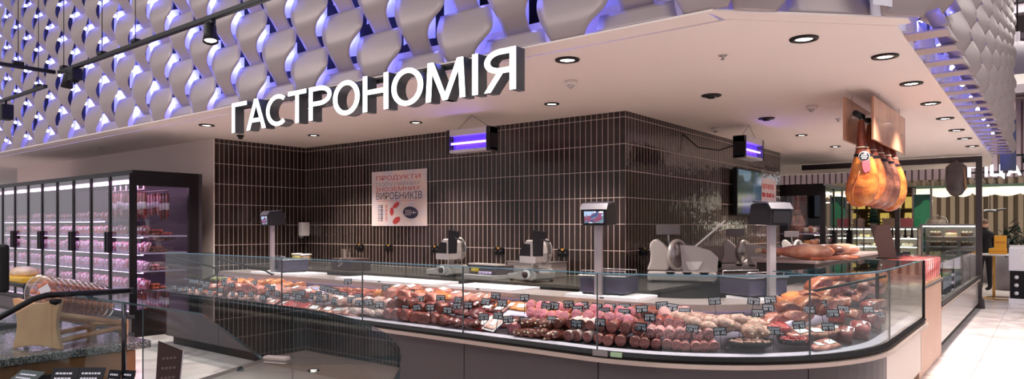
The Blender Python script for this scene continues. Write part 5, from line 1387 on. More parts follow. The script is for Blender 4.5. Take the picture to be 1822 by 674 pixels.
# ================================================================== BEYOND THE COUNTER, RIGHT
M_frame = mat('portal_frame', (48, 40, 42), 0.4)
pf = thing('portal_frame', 'dark steel portal frame closing the far end of the meat counter', 'frame', (-1.0, 14.77, 0))
MB().bb(-.045, .045, -.045, .045, 0.0, 2.70).build('post', M_frame, pf)
MB().bb(-3.0, -.045, -.045, .045, 2.60, 2.70).build('beam', M_frame, pf)
MB().bb(-1.32, -1.24, -.04, .04, 0.0, 2.60).build('post', M_frame, pf)
MB().extrude([(-.09, 0), (.09, 0), (.075, .14), (.05, .18), (-.05, .18), (-.075, .14)], (0, -.09, 0), (1, 0, 0), (0, 0, 1), (0, 1, 0), .18).build('post_foot', M_frame, pf)
MB().bb(-.6, -.5, -.05, .0, 2.70, 2.735).build('beam_clip', M_white, pf)
t = thing('dark_ham', 'dark grey wrapped ham hanging from the frame near its outer post', 'ham', (-1.33, 14.62, 2.62))
MB().lathe([(.02, .0), (.10, -.04), (.16, -.10), (.17, -.30), (.15, -.50), (.09, -.60), (.02, -.63)], 20, Matrix.Diagonal((1, .55, 1, 1))).build('wrap', mat('ham_wrap_grey', (70, 62, 64), 0.35, 0, 0, 5, (92, 82, 82), .2), t)
MB().tube([(0, 0, 0), (0, .1, .02)], .006, 6).build('cord', M_string, t); MB().tube([(.12, -.05, -.12), (.15, -.06, -.5)], .018, 8).build('bone_edge', mat('bone_brown', (150, 112, 80), 0.5), t)

# low glass case after the end unit
lc = thing('low_glass_case', 'low glass fronted case with pale panels and a slanted rail, beyond the end unit', 'display case', (-1.0, 9.2, 0))
MB().bb(-.85, -.0, 0, 5.4, .10, .55).build('base', mat('case_pale', (200, 190, 184), 0.15, 0.25), lc); MB().bb(-.82, -.04, .03, 5.38, 0, .10).build('plinth', M_black, lc)
g = MB().bb(-.012, 0, 0.02, 5.38, .60, 1.02).build('front_glass', M_glass, lc); MB().bb(-.02, .03, 0, 5.4, .55, .60, .005).build('rail', M_frdg, lc); MB().bb(.0, .035, 0, 5.4, .50, .53, .004).build('metal_rail', M_rail, lc)
MB().bb(-.35, 0, .02, 5.38, 1.02, 1.03).build('glass_top', M_glass, lc); MB().bb(-.80, -.06, .03, 5.37, .55, .66).build('deck', M_lip, lc)
MB().bb(-.9, -.4, .0, 5.4, .66, .90).build('rear_ledge', M_ledge, lc)
for i in range(5): MB().bb(-.014, .002, .3 + i * 1.2, .32 + i * 1.2, .6, 1.02).build('glass_post', M_frame, lc)
for i in range(12):
    t = thing('salad_bowl', 'white bowl of pale salad in the low glass case, %s from the front' % ORD[i], 'bowl', (-1.25 - .12 * (i % 2), 9.5 + i * .41, .66), 0, 'bowls in the low glass case')
    MB().lathe([(.0, .0), (.07, .0), (.11, .07), (.105, .07), (.065, .01), (.0, .01)], 20, cap=False).build('dish', M_trayw, t)
    MB().blob(Matrix.Translation((0, 0, .06)) @ Matrix.Diagonal((.095, .095, .05, 1)), 2, .25, 3, i).build('salad', [K_pale, K_orange, mat('salad_green', (150, 160, 90), .5), M_board][i % 4], t)
for i in range(4):
    t = thing('black_sign_pick', 'tiny black sign pick on the ledge of the low glass case, %s from the front' % ORD[i], 'price card', (-1.6, 9.6 + i * .5, .90))
    MB().box((0, 0, .16), (.10, .004, .07), Matrix.Rotation(-.3, 3, 'X')).build('card', M_card, t); MB().tube([(0, 0, 0), (0, 0, .13)], .003, 6).lathe([(.0, 0), (.03, 0), (.03, .004), (.0, .004)], 14, cap=False).build('stem', M_black, t)

# pastry case facing the aisle
M_pf = mat('pastry_frame', (156, 150, 150), 0.3, 0.6); M_pled = emis('pastry_light', (255, 238, 214), 26.0)
def pastry_case(x0, x1, y0, zb, zt, label, shelves, nposts=2):
    t = thing('pastry_case', label, 'display case', (x0, y0, 0)); w = x1 - x0
    MB().bb(0, w, 0, .7, .1, zb).build('base', mat('pastry_base', (150, 142, 138), 0.4), t); MB().bb(.04, w - .04, .04, .66, 0, .1).build('plinth', M_black, t)
    MB().bb(-.03, w + .03, -.03, .7, zt - .035, zt, .004).build('top', M_pf, t)
    MB().bb(0, w, .66, .70, zb, zt - .035).build('back', mat('pastry_back', (170, 156, 146), 0.4), t)
    for i in range(nposts + 1):
        x = i * (w - .03) / nposts; MB().bb(x, x + .03, 0, .03, zb, zt - .035).build('corner_post', M_pf, t)
    MB().bb(.03, w - .03, .008, .014, zb, zt - .035).build('front_glass', M_glass, t)
    for z in shelves:
        s = MB().bb(.03, w - .03, .06, .66, z - .012, z).build('shelf', glass('shelf_glass', (220, 226, 226), 1.0, .06), t)
        MB().bb(.03, w - .03, .05, .062, z - .016, z + .004).build('shelf_edge', M_pf, s)
        if nposts > 2: MB().bb(.04, w - .04, .07, .09, z - .03, z - .018).build('shelf_light', M_pled, s)
    MB().bb(.04, w - .04, .04, .06, zt - .055, zt - .038).build('top_light', M_pled, t)
    return t
pastry_case(-2.0, -1.08, 15.55, .84, 1.50, 'tall glass pastry case with three shelves of cakes beyond the frame', [.86, 1.06, 1.25], 1)
M_cream = mat('cream', (240, 228, 206), 0.5, 0, 0, 12, (226, 204, 160)); M_choc = mat('chocolate', (64, 36, 28), 0.35, 0, 0, 14, (96, 60, 44)); M_lem = mat('lemon_glaze', (232, 204, 120), 0.4, 0, 0, 10, (244, 230, 180)); M_berry = mat('berry', (150, 36, 44), 0.35)
def cake(x, y, z, r, m, top, label, k=8, h=.075):
    t = thing('cake', label, 'cake', (x, y, z), 0, 'cakes in the pastry cases')
    MB().lathe([(.0, .0), (r * 1.15, .0), (r * 1.18, .008), (.0, .008)], 28, cap=False).build('plate', M_white, t)
    MB().lathe([(.0, .008), (r, .008), (r, h), (r * .95, h + .008), (.0, h + .008)], 28, cap=False).build('sponge', m, t)
    for i in range(k):
        a = 2 * PI * i / k
        MB().blob(Matrix.Translation((r * .72 * math.cos(a), r * .72 * math.sin(a), h + .018)) @ Matrix.Scale(.02, 4), 1).build('topping', top, t)
for i, (z, kinds) in enumerate([(.861, (M_lem, M_lem, M_cream)), (1.061, (M_choc, M_choc, M_choc)), (1.251, (M_choc, M_cream, M_choc))]):
    for j in range(3):
        m = kinds[j]
        nm = {M_lem.name: 'yellow glazed', M_cream.name: 'cream topped', M_choc.name: 'chocolate'}[m.name]
        cake(-1.78 + j * .26, 15.8, z, .10, m, M_cream if m is not M_cream else M_berry, '%s cake on the %s shelf of the tall pastry case, %s from left' % (nm, ['bottom', 'middle', 'upper'][i], ORD[j]))
t = thing('cake_dome', 'clear plastic dome with a white cake on top of the tall pastry case', 'cake', (-1.75, 15.75, 1.50))
MB().lathe([(.0, .0), (.20, .0), (.21, .012), (.0, .012)], 32, cap=False).build('plate', M_white, t)
MB().lathe([(.19, .012), (.185, .06), (.15, .12), (.08, .155), (.02, .165)], 32, cap=False).build('dome', M_film, t)
MB().lathe([(.0, .012), (.15, .012), (.15, .07), (.12, .09), (.0, .095)], 28, cap=False).build('sponge', M_cream, t)
mb = MB().lathe([(.0, .165), (.02, .165), (.02, .185), (.0, .187)], 14, cap=False); mb.build('dome_knob', M_white, t)
# longer case to its left
pastry_case(-4.2, -2.15, 16.4, .62, 1.44, 'long lit glass case of small pastries seen below the hanging hams', [.66, .85, 1.04, 1.22], 4)
for j, z in enumerate([.661, .851, 1.041, 1.221]):
    for i in range(7):
        t = thing('pastry_tray', 'tray of small %s pastries on the %s shelf of the long case, %s from left' % (['cream', 'brown', 'golden', 'green'][(i + j) % 4], ['lowest', 'second', 'third', 'top'][j], ORD[i]), 'tray', (-4.0 + i * .27, 16.62, z), 0, 'pastry trays in the long case')
        MB().bb(-.115, .115, -.12, .12, 0, .012, .003).build('plate', M_trayw, t)
        mb = MB()
        for a in range(3):
            for b in range(3): mb.blob(Matrix.Translation((-.07 + a * .07, -.07 + b * .07, .034)) @ Matrix.Diagonal((.03, .03, .024, 1)), 1)
        mb.build('pastries', [M_cream, M_choc, M_lem, mat('pistachio', (150, 166, 100), .5)][(i + j) % 4], t, kind='stuff')
# on top of the long case: gift bags, a small tree
for i, (x, m, w) in enumerate([(-4.0, (206, 150, 140), 'pink'), (-3.72, (190, 164, 140), 'kraft brown'), (-3.35, (226, 190, 184), 'pale pink'), (-2.75, (186, 160, 136), 'tan'), (-2.42, (214, 120, 130), 'rose')]):
    t = thing('gift_bag', '%s gift bag on top of the long pastry case' % w, 'bag', (x, 16.75, 1.44))
    MB().extrude([(-.11, 0), (.11, 0), (.125, .17), (.05, .20), (-.05, .18), (-.125, .20)], (0, -.06, 0), (1, 0, 0), (0, 0, 1), (0, 1, 0), .12).build('paper', mat('gift_' + w.replace(' ', '_'), m, 0.6), t)
    MB().tube([(-.04, -.02, .17), (-.03, -.02, .25), (.03, -.02, .25), (.04, -.02, .17)], .006, 6).build('handle', M_string, t)
t = thing('small_tree', 'small dark green tabletop tree on top of the long pastry case', 'plant', (-3.05, 16.75, 1.44))
MB().lathe([(.0, .0), (.06, .0), (.075, .08), (.0, .08)], 18, cap=False).build('pot', M_white, t)
mb = MB()
for k in range(5): mb.lathe([(.20 - k * .035, .08 + k * .08), (.02, .20 + k * .08)], 14, cap=False)
mb.build('foliage', mat('fir_green', (30, 66, 52), 0.6), t)
for i in range(4):
    t = thing('clip_lamp', 'small black clip hanging from the top edge of the long case, %s from left' % ORD[i], 'clip', (-2.62 + i * .12, 16.37, 1.405))
    MB().bb(-.02, .02, -.03, .0, -.14, .0, .01).lathe([(.0, 0), (.028, 0), (.034, -.06), (.0, -.06)], 12, Matrix.Translation((0, -.03, -.12)), cap=False).build('body', M_black, t)
# shelf unit with glowing yellow cartons and green lit glass panel behind
t = thing('yellow_shelves', 'back shelves of glowing yellow cartons behind the hanging hams', 'shelf', (-4.3, 17.6, 0))
MB().bb(-.6, 1.9, .3, .36, 0, 2.35).build('back', mat('shelf_brown', (70, 52, 44), 0.5), t)
for z in (1.5, 1.86, 2.2): MB().bb(-.6, 1.9, 0, .3, z - .02, z).build('board', mat('shelf_wood', (110, 84, 60), 0.5), t)
M_yel = emis('yellow_carton_glow', (226, 190, 40), 0.5)  # emission put into the cartons, which are no lamps, to look lit
for i in range(10):
    for j, z in enumerate((1.5, 1.86)):
        if (i + j) % 3 == 2: continue
        o = MB().bb(-.09, .09, -.02, .02, 0, .26, .004).build('yellow_carton', mat('carton_yellow', (232, 200, 40), 0.5)); o.location = (-4.75 + i * .25, 17.75, z + .002)
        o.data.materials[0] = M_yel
        tag(o, 'bright yellow carton on the %s back shelf, %s from left' % (['lower', 'upper'][j], ORD[i]), 'carton', 'yellow cartons on the back shelves')
t = thing('green_panel', 'green lit glass panel left of the pastry dome', 'panel', (-2.35, 17.3, 0))
MB().bb(0, .30, 0, .05, .9, 2.15).build('panel', screen_mat('green_picture', [(20, 60, 46), (36, 110, 70), (30, 84, 90), (50, 130, 84)], 5, .45), t); MB().bb(-.04, 0, -.01, .06, 0, 2.3).bb(.30, .34, -.01, .06, 0, 2.3).build('frame', M_pf, t)

# ------------------------------------------------------------------ pizza stand
M_slat = mat('kiosk_slats', (156, 134, 134), 0.6); M_wood = mat('wall_slats', (196, 176, 146), 0.55)
pz = thing('pizza_kiosk', 'pizza stand with an upright slatted fascia and a wavy cream lamp', 'kiosk', (-3.2, 20.0, 0))
MB().bb(-3.5, 6.0, .14, .2, 2.62, 4.5).build('fascia_board', mat('kiosk_back', (140, 118, 118), 0.7), pz)
mb = MB()
for i in range(62): mb.bb(-3.45 + i * .15, -3.345 + i * .15, 0.06, .14, 2.62, 4.45)
mb.build('fascia_slats', M_slat, pz)
MB().bb(-1.55, 6.0, -.9, .1, 2.36, 2.42).build('canopy_edge', mat('canopy_green', (96, 122, 100), 0.6), pz)
mb = MB()
for i in range(40): mb.bb(-1.5 + i * .19, -1.45 + i * .19, -.9, 1.6, 2.42, 2.56)
mb.build('canopy_slats', mat('canopy_wood', (150, 132, 112), 0.6), pz)
lamp = MB()
for i in range(12):
    x = -.95 + i * .42; r_ = .22 + .06 * ((i * 7) % 3)
    lamp.lathe([(.0, -.0), (r_ * .98, .0), (r_, -.01), (r_ * .95, -.09), (r_ * .7, -.17), (r_ * .3, -.21), (.0, -.22)], 24, Matrix.Translation((x, -.55, 2.37)), cap=False)
lamp.build('scalloped_lamp', emis('cream_lamp', (255, 240, 206), 0.9), pz)
l = bpy.data.lights.new('kiosk_light', 'AREA'); l.shape = 'RECTANGLE'; l.size = 5; l.size_y = .6; l.energy = 90; l.color = (1, .93, .8)
o = bpy.data.objects.new('kiosk_light', l); col.objects.link(o); o.location = (-1.4, 19.4, 2.08)
wl = MB().bb(-6, 8, 24.0, 24.1, 0, 4.2).build('wall_kiosk', mat('kiosk_wall', (120, 104, 84), 0.7)); struct(wl)
mb = MB()
for i in range(60): mb.bb(-6 + i * .23, -5.88 + i * .23, 23.9, 24.0, 0, 3.9)
struct(mb.build('trim_3', M_wood))
ks = thing('pizza_sign', 'white illuminated letters of the pizza stand at the right edge', 'sign', (0, 0, 0))
def kx(px): return px_onY(px, 300, 19.85)[0]
for ch, a, b in [('П', 1722, 1744), ('І', 1752, 1758), ('Ц', 1762, 1789), ('А', 1791, 1818)]:
    xa, xb = kx(a), kx(b); W = xb - xa; H = .27; s_ = .062
    if ch == 'П': g = [bar(0, s_, 0, H), bar(W - s_, W, 0, H), bar(0, W, H - .05, H)]
    elif ch == 'Ц': g = [bar(0, s_, 0, H), bar(W * .82 - s_, W * .82, 0, H), bar(0, W * .95, 0, .05), bar(W * .95 - .05, W * .95, -.07, .05)]
    elif ch == 'А': g = [stroke(s_ * .5, 0, W / 2, H, s_), stroke(W - s_ * .5, 0, W / 2, H, s_), bar(W * .25, W * .75, .06, .10)]
    else: g = glyph(ch, W, H)
    mb = MB()
    for poly in g: mb.extrude(poly, (xa, 19.78, 2.64), (1, 0, 0), (0, 0, 1), (0, 1, 0), .06)
    mb.build('letter', emis('kiosk_letter', (240, 244, 255), 2.2), ks)
MB().bb(-1.9, 2.0, 19.85, 19.89, 2.72, 2.76).build('mounting_rail', M_black, ks)
t = thing('kiosk_rail', 'thin black rail with a spotlight in front of the pizza letters', 'track light rail', (-.75, 19.0, 3.02))
MB().bb(-.1, 2.4, -.02, .02, 0, .04).build('rail', M_black, t); MB().tube([(.3, 0, 0), (.3, -.05, -.15)], .05, 10).build('spotlight', M_black, t)
t = thing('black_pan_lamp', 'black round pan shaped lamp under the wavy cream lamp', 'lamp', (-1.10, 19.35, 1.85))
MB().lathe([(.0, -.0), (.10, -.0), (.16, -.05), (.155, -.06), (.0, -.03)], 24, cap=False).build('shade', M_black, t); MB().tube([(0, 0, 0), (0, 0, .51)], .01, 6).build('rod', M_black, t); MB().tube([(.1, 0, -.02), (.3, -.02, .0)], .02, 8).build('arm', M_black, t)

# person, plants, table and boxes at the pizza stand
M_cloth = mat('dark_clothes', (26, 24, 28), 0.8); M_skin = mat('skin', (206, 156, 132), 0.5)
pp = thing('person', 'person in dark clothes standing with back turned by the slatted wall', 'person', (-1.15, 18.6, 0), R(215))
def skin_body(chains, rad, name, m, parent, sub=2):
    vs, es, rr = [], [], []
    idx = {}
    for ch in chains:
        prev = None
        for nm, p, r_ in ch:
            if nm not in idx: idx[nm] = len(vs); vs.append(p); rr.append(r_)
            i = idx[nm]
            if prev is not None: es.append((prev, i))
            prev = i
    me = bpy.data.meshes.new(name); me.from_pydata(vs, es, []); me.materials.append(m)
    o = bpy.data.objects.new(name, me); col.objects.link(o); o.parent = parent
    sk = o.modifiers.new('skin', 'SKIN'); sk.use_smooth_shade = True
    for i, r_ in enumerate(rr):
        me.skin_vertices[0].data[i].radius = r_ if isinstance(r_, tuple) else (r_, r_)
    me.skin_vertices[0].data[0].use_root = True
    sb = o.modifiers.new('smooth', 'SUBSURF'); sb.levels = sub; sb.render_levels = sub
    return o
J = lambda n, x, y, z, r_: (n, (x, y, z), r_)
skin_body([[J('pelvis', 0, 0, .86, (.15, .11)), J('waist', 0, 0, 1.02, (.14, .10)), J('chest', 0, -.01, 1.18, (.16, .11)), J('shoulder', 0, .0, 1.30, (.13, .09)), J('neck', 0, -.02, 1.38, .055), J('head0', 0, -.04, 1.45, .075), J('head1', 0, -.04, 1.53, .085), J('head2', 0, -.03, 1.59, .05)],
           [J('shoulder', 0, 0, 1.30, .1), J('sl', -.18, 0, 1.27, .062), J('el', -.23, -.05, 1.02, .046), J('wl', -.12, -.24, .98, .034), J('pl', -.06, -.30, 1.0, .036)],
           [J('shoulder', 0, 0, 1.30, .1), J('sr', .18, 0, 1.27, .062), J('er', .24, -.04, 1.02, .046), J('wr', .13, -.24, .97, .034), J('pr', .07, -.30, .99, .036)],
           [J('pelvis', 0, 0, .86, .1), J('hl', -.09, 0, .78, .085), J('kl', -.10, -.01, .45, .058), J('al', -.10, .02, .09, .042), J('tl', -.10, -.12, .045, .04)],
           [J('pelvis', 0, 0, .86, .1), J('hr', .09, 0, .78, .085), J('kr', .10, -.01, .45, .058), J('ar', .10, .02, .09, .042), J('tr', .10, -.12, .045, .04)]], None, 'clothes', M_cloth, pp)
hd = MB().blob(Matrix.Translation((0, -.045, 1.50)) @ Matrix.Diagonal((.078, .098, .118, 1)), 3)
hd.blob(Matrix.Translation((0, -.146, 1.49)) @ Matrix.Diagonal((.012, .018, .02, 1)), 2)
for s in (-1, 1): hd.blob(Matrix.Translation((s * .08, -.03, 1.495)) @ Matrix.Diagonal((.012, .022, .032, 1)), 2)
hd.build('head', M_skin, pp)
MB().blob(Matrix.Translation((0, -.03, 1.55)) @ Matrix.Diagonal((.08, .10, .072, 1)), 3).build('short_hair', mat('hair_brown', (120, 92, 74), 0.8), pp)
for s in (-1, 1):
    mb = MB().blob(Matrix.Translation((s * .055, -.33, .995)) @ Matrix.Diagonal((.02, .045, .036, 1)), 2)
    for k in range(4): mb.tube([(s * .055 - s * .01, -.36, 1.02 - .017 * k), (s * .035, -.40, 1.015 - .017 * k), (s * .01, -.405, 1.01 - .017 * k)], [.009, .0085, .007], 7)
    mb.tube([(s * .05, -.33, 1.03), (s * .03, -.36, 1.055), (s * .01, -.38, 1.06)], [.010, .009, .007], 7)
    mb.build('hand', M_skin, pp)
MB().bb(-.10, .10, -.40, -.395, .94, 1.07).build('held_leaflet', mat('leaflet_red', (190, 60, 54), .5), pp)
def big_plant(x, y, label, k=1.0):
    t = thing('potted_plant', label, 'plant', (x, y, 0)); t.scale = (k, k, k)
    MB().lathe([(.0, .0), (.20, .0), (.30, .35), (.36, .75), (.33, .76), (.30, .70), (.0, .70)], 28, cap=False).build('pot', mat('pot_grey', (110, 102, 104), 0.6), t)
    mb = MB(); r2 = random.Random(int(x * 100))
    for s_ in range(9):
        a = r2.uniform(0, 2 * PI); ln = r2.uniform(.3, .75)
        bx, by = .15 * math.cos(a), .15 * math.sin(a)
        for q in range(7):
            b = a + r2.uniform(-1.2, 1.2); z = .75 + ln * (q + 1) / 7
            d = Vector((math.cos(b), math.sin(b), r2.uniform(.2, .9))).normalized(); o = Vector((bx * (1 + q * .1), by * (1 + q * .1), z)); sd = d.cross(Vector((0, 0, 1))).normalized() * .045
            mb.quad([o, o + d * .10 + sd, o + d * .26, o + d * .10 - sd])
    mb.build('foliage', mat('leaf_dark', (24, 34, 30), 0.5), t)
    mb = MB()
    for s_ in range(6): mb.tube([(0, 0, .7), (.12 * math.cos(s_), .12 * math.sin(s_), 1.2)], .012, 6)
    mb.build('stems', M_black, t)
big_plant(-.80, 19.4, 'dark leafy plant in a grey pot behind the gold legged table'); big_plant(-.50, 20.4, 'dark leafy plant farther back, right of the other plant', 1.05); big_plant(-1.25, 21.6, 'dark leafy plant behind the standing person', .95)
M_gold = mat('gold_metal', (196, 150, 80), 0.3, 0.8)
t = thing('round_table', 'small white round table with gold legs before the plants', 'table', (-.75, 17.0, 0))
MB().lathe([(.0, .87), (.42, .87), (.43, .885), (.42, .90), (.0, .90)], 36, cap=False).build('top', M_white, t)
for a in (0, 2.1, 4.2): MB().tube([(.30 * math.cos(a), .30 * math.sin(a), .02), (.30 * math.cos(a), .30 * math.sin(a), .87)], .014, 8).build('leg', M_gold, t)
MB().lathe([(.29, .0), (.33, .0), (.33, .02), (.29, .02)], 32, cap=False).build('foot_ring', M_gold, t)
for i, (x, z, w, h, lab) in enumerate([(-.83, .90, .30, .11, 'lower'), (-.79, 1.01, .20, .26, 'upper')]):
    t = thing('yellow_box', 'yellow carton on the round table, %s of two' % lab, 'box', (x, 16.95, z + .001)); MB().bb(-w / 2, w / 2, -.1, .1, 0, h, .004).build('carton', mat('carton_amber', (232, 164, 40), 0.5), t)
    MB().bb(-w / 2 + .02, w / 2 - .02, -.1025, -.1, h * .4, h * .55).build('stripe', mat('carton_stripe', (206, 130, 30), 0.5), t)
t = thing('white_box', 'white box leaning on the round table at the right edge', 'box', (-.50, 16.95, .901)); MB().bb(-.14, .14, -.06, .06, 0, .18, .004).build('carton', M_white, t); MB().bb(-.09, .09, -.063, -.06, .04, .13).build('printed_panel', mat('print_grey', (160, 160, 170), .5), t)
t = thing('speaker_tower', 'black and white tower of boxes at the right edge of the picture', 'box', (-.42, 16.2, 0))
MB().bb(-.2, .2, -.2, .2, 0, .10, .004).build('plinth', M_white, t); MB().bb(-.18, .2, -.2, .2, .10, .62, .01).build('black_box', M_black, t); MB().bb(-.2, .2, -.2, .2, .62, 1.05, .01).build('white_box', M_white, t)
for i in range(3): MB().lathe([(.03, 0), (.036, .006), (.0, .006)], 16, Matrix.Translation((-.08, -.2, .2 + i * .15)) @ Matrix.Rotation(PI / 2, 4, 'X'), cap=False).build('dial', M_white, t)

# ------------------------------------------------------------------ hall ceiling seen past the side screen
M_hall = mat('hall_grey', (110, 100, 104), 0.8); M_beam = mat('hall_beam', (150, 140, 146), 0.6)
struct(MB().bb(-10, 12, 27.0, 27.2, 0, 9).build('wall_hall', mat('hall_wall', (96, 84, 84), 0.8)))
for i, (y, z, h) in enumerate([(22, 5.0, .14), (19, 6.2, .2), (23, 6.5, .16), (17, 6.9, .25), (25, 8.0, .3)]):
    struct(MB().bb(-4, 10, y, y + .25, z, z + h).build('beam_%d' % (i + 1), M_beam))
struct(MB().bb(-.4, 10, 12, 27, 8.8, 9.0).build('ceiling_hall', M_hall))
for i in range(4): struct(MB().bb(.1 + i * .9, .25 + i * .9, 14, 27, 7.6, 7.8).build('trim_%d' % (10 + i), M_hall))
t = thing('dome_lamp', 'large grey dome shaped lamp under the hall ceiling at the right edge', 'lamp', (-.55, 18.0, 4.55))
MB().lathe([(.62, .0), (.60, .12), (.52, .38), (.36, .62), (.18, .76), (.05, .80), (.05, 1.0), (.0, 1.0)], 36, cap=False).build('shade', mat('dome_grey', (118, 108, 116), 0.45), t)
MB().lathe([(.0, .12), (.56, .12), (.62, .0)], 36, cap=False).build('diffuser', emis('dome_diffuser', (255, 240, 226), .35), t)
MB().tube([(0, 0, 1.0), (0, 0, 4.2)], .015, 8).build('rod', M_black, t)
struct(MB().bb(-1.05, 6, 19.5, 19.9, 4.5, 4.75).build('trim_20', M_beam))
for i in range(3):
    o = MB().bb(-.05, .05, -.05, .05, -.7, 0).build('fascia_strut', M_slat); o.location = (-.95 + i * .27, 19.7, 4.5); tag(o, 'short pale strut under the long beam above the pizza fascia, %s from left' % ORD[i], 'strut')

# far left opening beside the wall
struct(MB().bb(-26, -17, 8.0, 8.1, 0, 4.0).build('wall_left_far', mat('far_blue', (60, 76, 110), 0.7)))
t = thing('far_shelf', 'distant white and blue shelving seen past the end of the left wall', 'shelf', (-20.5, 7.3, 0))
MB().bb(-1.6, 1.9, 0, .5, 1.7, 2.0).build('white_unit', M_white, t); MB().bb(-1.6, 1.9, .1, .6, 0, 1.7).build('lower_unit', M_dark, t); MB().bb(-1.6, 1.9, 0, .5, 2.2, 2.3).build('upper_rail', M_black, t)
for i in range(3): MB().tube([(-1.2 + i * 1.3, .2, 2.0), (-1.2 + i * 1.3, .2, 2.3)], .03, 8).build('stand', M_black, t)
# ================================================================== FOREGROUND ISLAND
M_fgl = glass('island_glass', (226, 236, 236), 1.0, 0.04); M_flow = glass('island_front_glass', (238, 242, 242), .12, .03); M_fedge = mat('island_glass_edge', (44, 66, 72), 0.1, coat=.4)
IZ = 1.08
ic = thing('island_case', 'foreground island display with a curved glass top and a black end frame', 'display case', (-2.6, 1.5, 0))
outer = [(-4.22, 1.87), (-2.75, 1.885), (-2.5, 1.865), (-2.2, 1.79), (-1.98, 1.70), (-1.80, 1.605), (-1.66, 1.515), (-1.55, 1.435), (-1.46, 1.355), (-1.36, 1.26), (-1.26, 1.145), (-1.17, 1.0), (-1.10, .84), (-1.06, .66)]
def ipart(mb, n, m): return part(mb, n, m, ic)
def glass_plate(poly, z0, z1, n):
    g = ipart(MB().prism(poly, z0, z1), n, [M_fgl, M_fedge])
    for f in g.data.polygons:
        if abs(f.normal.z) < .5: f.material_index = 1
k = 8
glass_plate(outer[:k + 1] + [(-1.745, 1.10), (-2.85, 1.505), (-4.22, 1.49)], IZ - .01, IZ, 'glass_top')
glass_plate([(-1.742, 1.098), outer[k]] + outer[k + 1:] + [(-1.50, .55), (-1.60, .75), (-1.635, .86)], IZ - .01, IZ, 'glass_top')
def ribbon_glass(pts, z0, z1, n):
    mb = MB(); inn = []
    for i, p in enumerate(pts):
        a = Vector(pts[max(i - 1, 0)]); b = Vector(pts[min(i + 1, len(pts) - 1)]); d = (b - a).normalized(); inn.append((p[0] + d.y * .008, p[1] - d.x * .008))
    V = [[mb.bm.verts.new((x, y, z)) for x, y in q] for q, z in ((pts, z0), (pts, z1), (inn, z1), (inn, z0))]
    for i in range(len(pts) - 1):
        for a in range(4):
            f = mb.bm.faces.new((V[a][i], V[a][i + 1], V[(a + 1) % 4][i + 1], V[(a + 1) % 4][i])); f.material_index = 1 if a in (1, 3) else 0; f.smooth = a in (0, 2)
    for e in (0, -1):
        f = mb.bm.faces.new([V[a][e] for a in range(4)]); f.material_index = 1
    ipart(mb, n, [M_flow, M_fedge])
ins = [(x * .995 - .0, y - .012) for x, y in outer]
ribbon_glass(ins[:2], .50, IZ - .012, 'front_glass'); ribbon_glass([ins[1]] + ins[2:9], .50, IZ - .012, 'front_glass'); ribbon_glass(ins[8:], .50, IZ - .012, 'front_glass')
ipart(MB().box((-1.70, 1.11, IZ + .004), (.075, .024, .010), Matrix.Rotation(.35, 3, 'Z'), .003), 'glass_clip', M_rail)
bo = [(x * .98, y - .02) for x, y in outer] + [(-1.9, .3), (-4.15, .5)]
ipart(MB().prism(bo, .02, .48), 'base', M_base); ipart(MB().prism(bo, .48, .50), 'deck', mat('island_deck', (70, 62, 64), .4))
ipart(MB().tube([(-4.2, 1.80, IZ - .002), (-4.2, 1.36, IZ + .006), (-4.2, 1.30, IZ - .01), (-4.2, .70, .74)], .0155, 12), 'top_tube', M_black)
ipart(MB().lathe([(.0, 0), (.02, 0), (.02, .02), (.0, .02)], 14, Matrix.Translation((-4.2, 1.80, IZ - .002)) @ Matrix.Rotation(PI / 2, 4, 'X'), cap=False), 'tube_cap', M_black)
ipart(MB().tube([(-4.2, 1.75, .5), (-4.2, 1.75, IZ)], .013, 12), 'post', mat('dark_chrome', (90, 84, 88), .15, .9))
ipart(MB().lathe([(.0, -.03), (.025, -.02), (.03, .0), (.0, .005)], 16, Matrix.Translation((-4.19, 1.40, IZ - .02))), 'glass_holder', M_black)
g = ipart(MB().extrude([(1.74, .5), (1.74, 1.065), (1.37, 1.068), (1.31, 1.05), (.72, .73), (.72, .5)], (-4.205, 0, 0), (0, 1, 0), (0, 0, 1), (1, 0, 0), .008), 'end_glass', M_fgl)
# cards and goods inside the island
M_cardb = mat('card_brown', (70, 44, 40), .5)
for i, (x, y, w, h, rz, tl, lab) in enumerate([(-3.98, 1.20, .17, .10, .55, -1.05, 'lying flattest, at the far left'), (-3.84, 1.32, .13, .10, .9, -.5, 'second from left'), (-3.74, 1.40, .13, .10, .9, -.5, 'third from left'), (-3.64, 1.47, .075, .075, .6, -.3, 'fourth from left'), (-3.58, 1.51, .075, .075, .6, -.3, 'fifth from left')]):
    t = thing('price_card', 'black price card at the bottom of the island glass, %s' % lab, 'price card', (x, y, .50), R(38) + rz - .9, 'black cards in the island')
    Mx = Matrix.Translation((0, 0, .205)) @ Matrix.Rotation(tl, 4, 'X')
    o = MB().bb(-w / 2, w / 2, -.002, .002, -h / 2, h / 2).build('card', M_card, t); o.matrix_basis = Mx
    MB().tube([(0, .006, 0), (0, .006, .20)], .004, 6).build('stem', M_black, t)
    mb = MB()
    for j in range(3):
        xx = -w * .35
        while xx < w * .25:
            q = rnd.uniform(.006, .016); mb.bb(xx, xx + q, -.0032, -.0022, h * .2 - j * .025 - .005, h * .2 - j * .025 + .004); xx += q + .004
    o = mb.build('chalk_writing', M_chalk, t); o.matrix_basis = Mx
t = thing('price_board', 'tall slanted brown price board standing in the island behind the glass', 'price card', (-3.60, 1.71, .50), R(66))
P = [(-.055, .10), (.05, .06), (.075, .30), (-.04, .36)]
o = MB().extrude(P, (0, 0, 0), (1, 0, 0), (0, 0, 1), (0, 1, 0), .008).build('board', M_cardb, t); o.matrix_basis = Matrix.Rotation(-.12, 4, 'X')
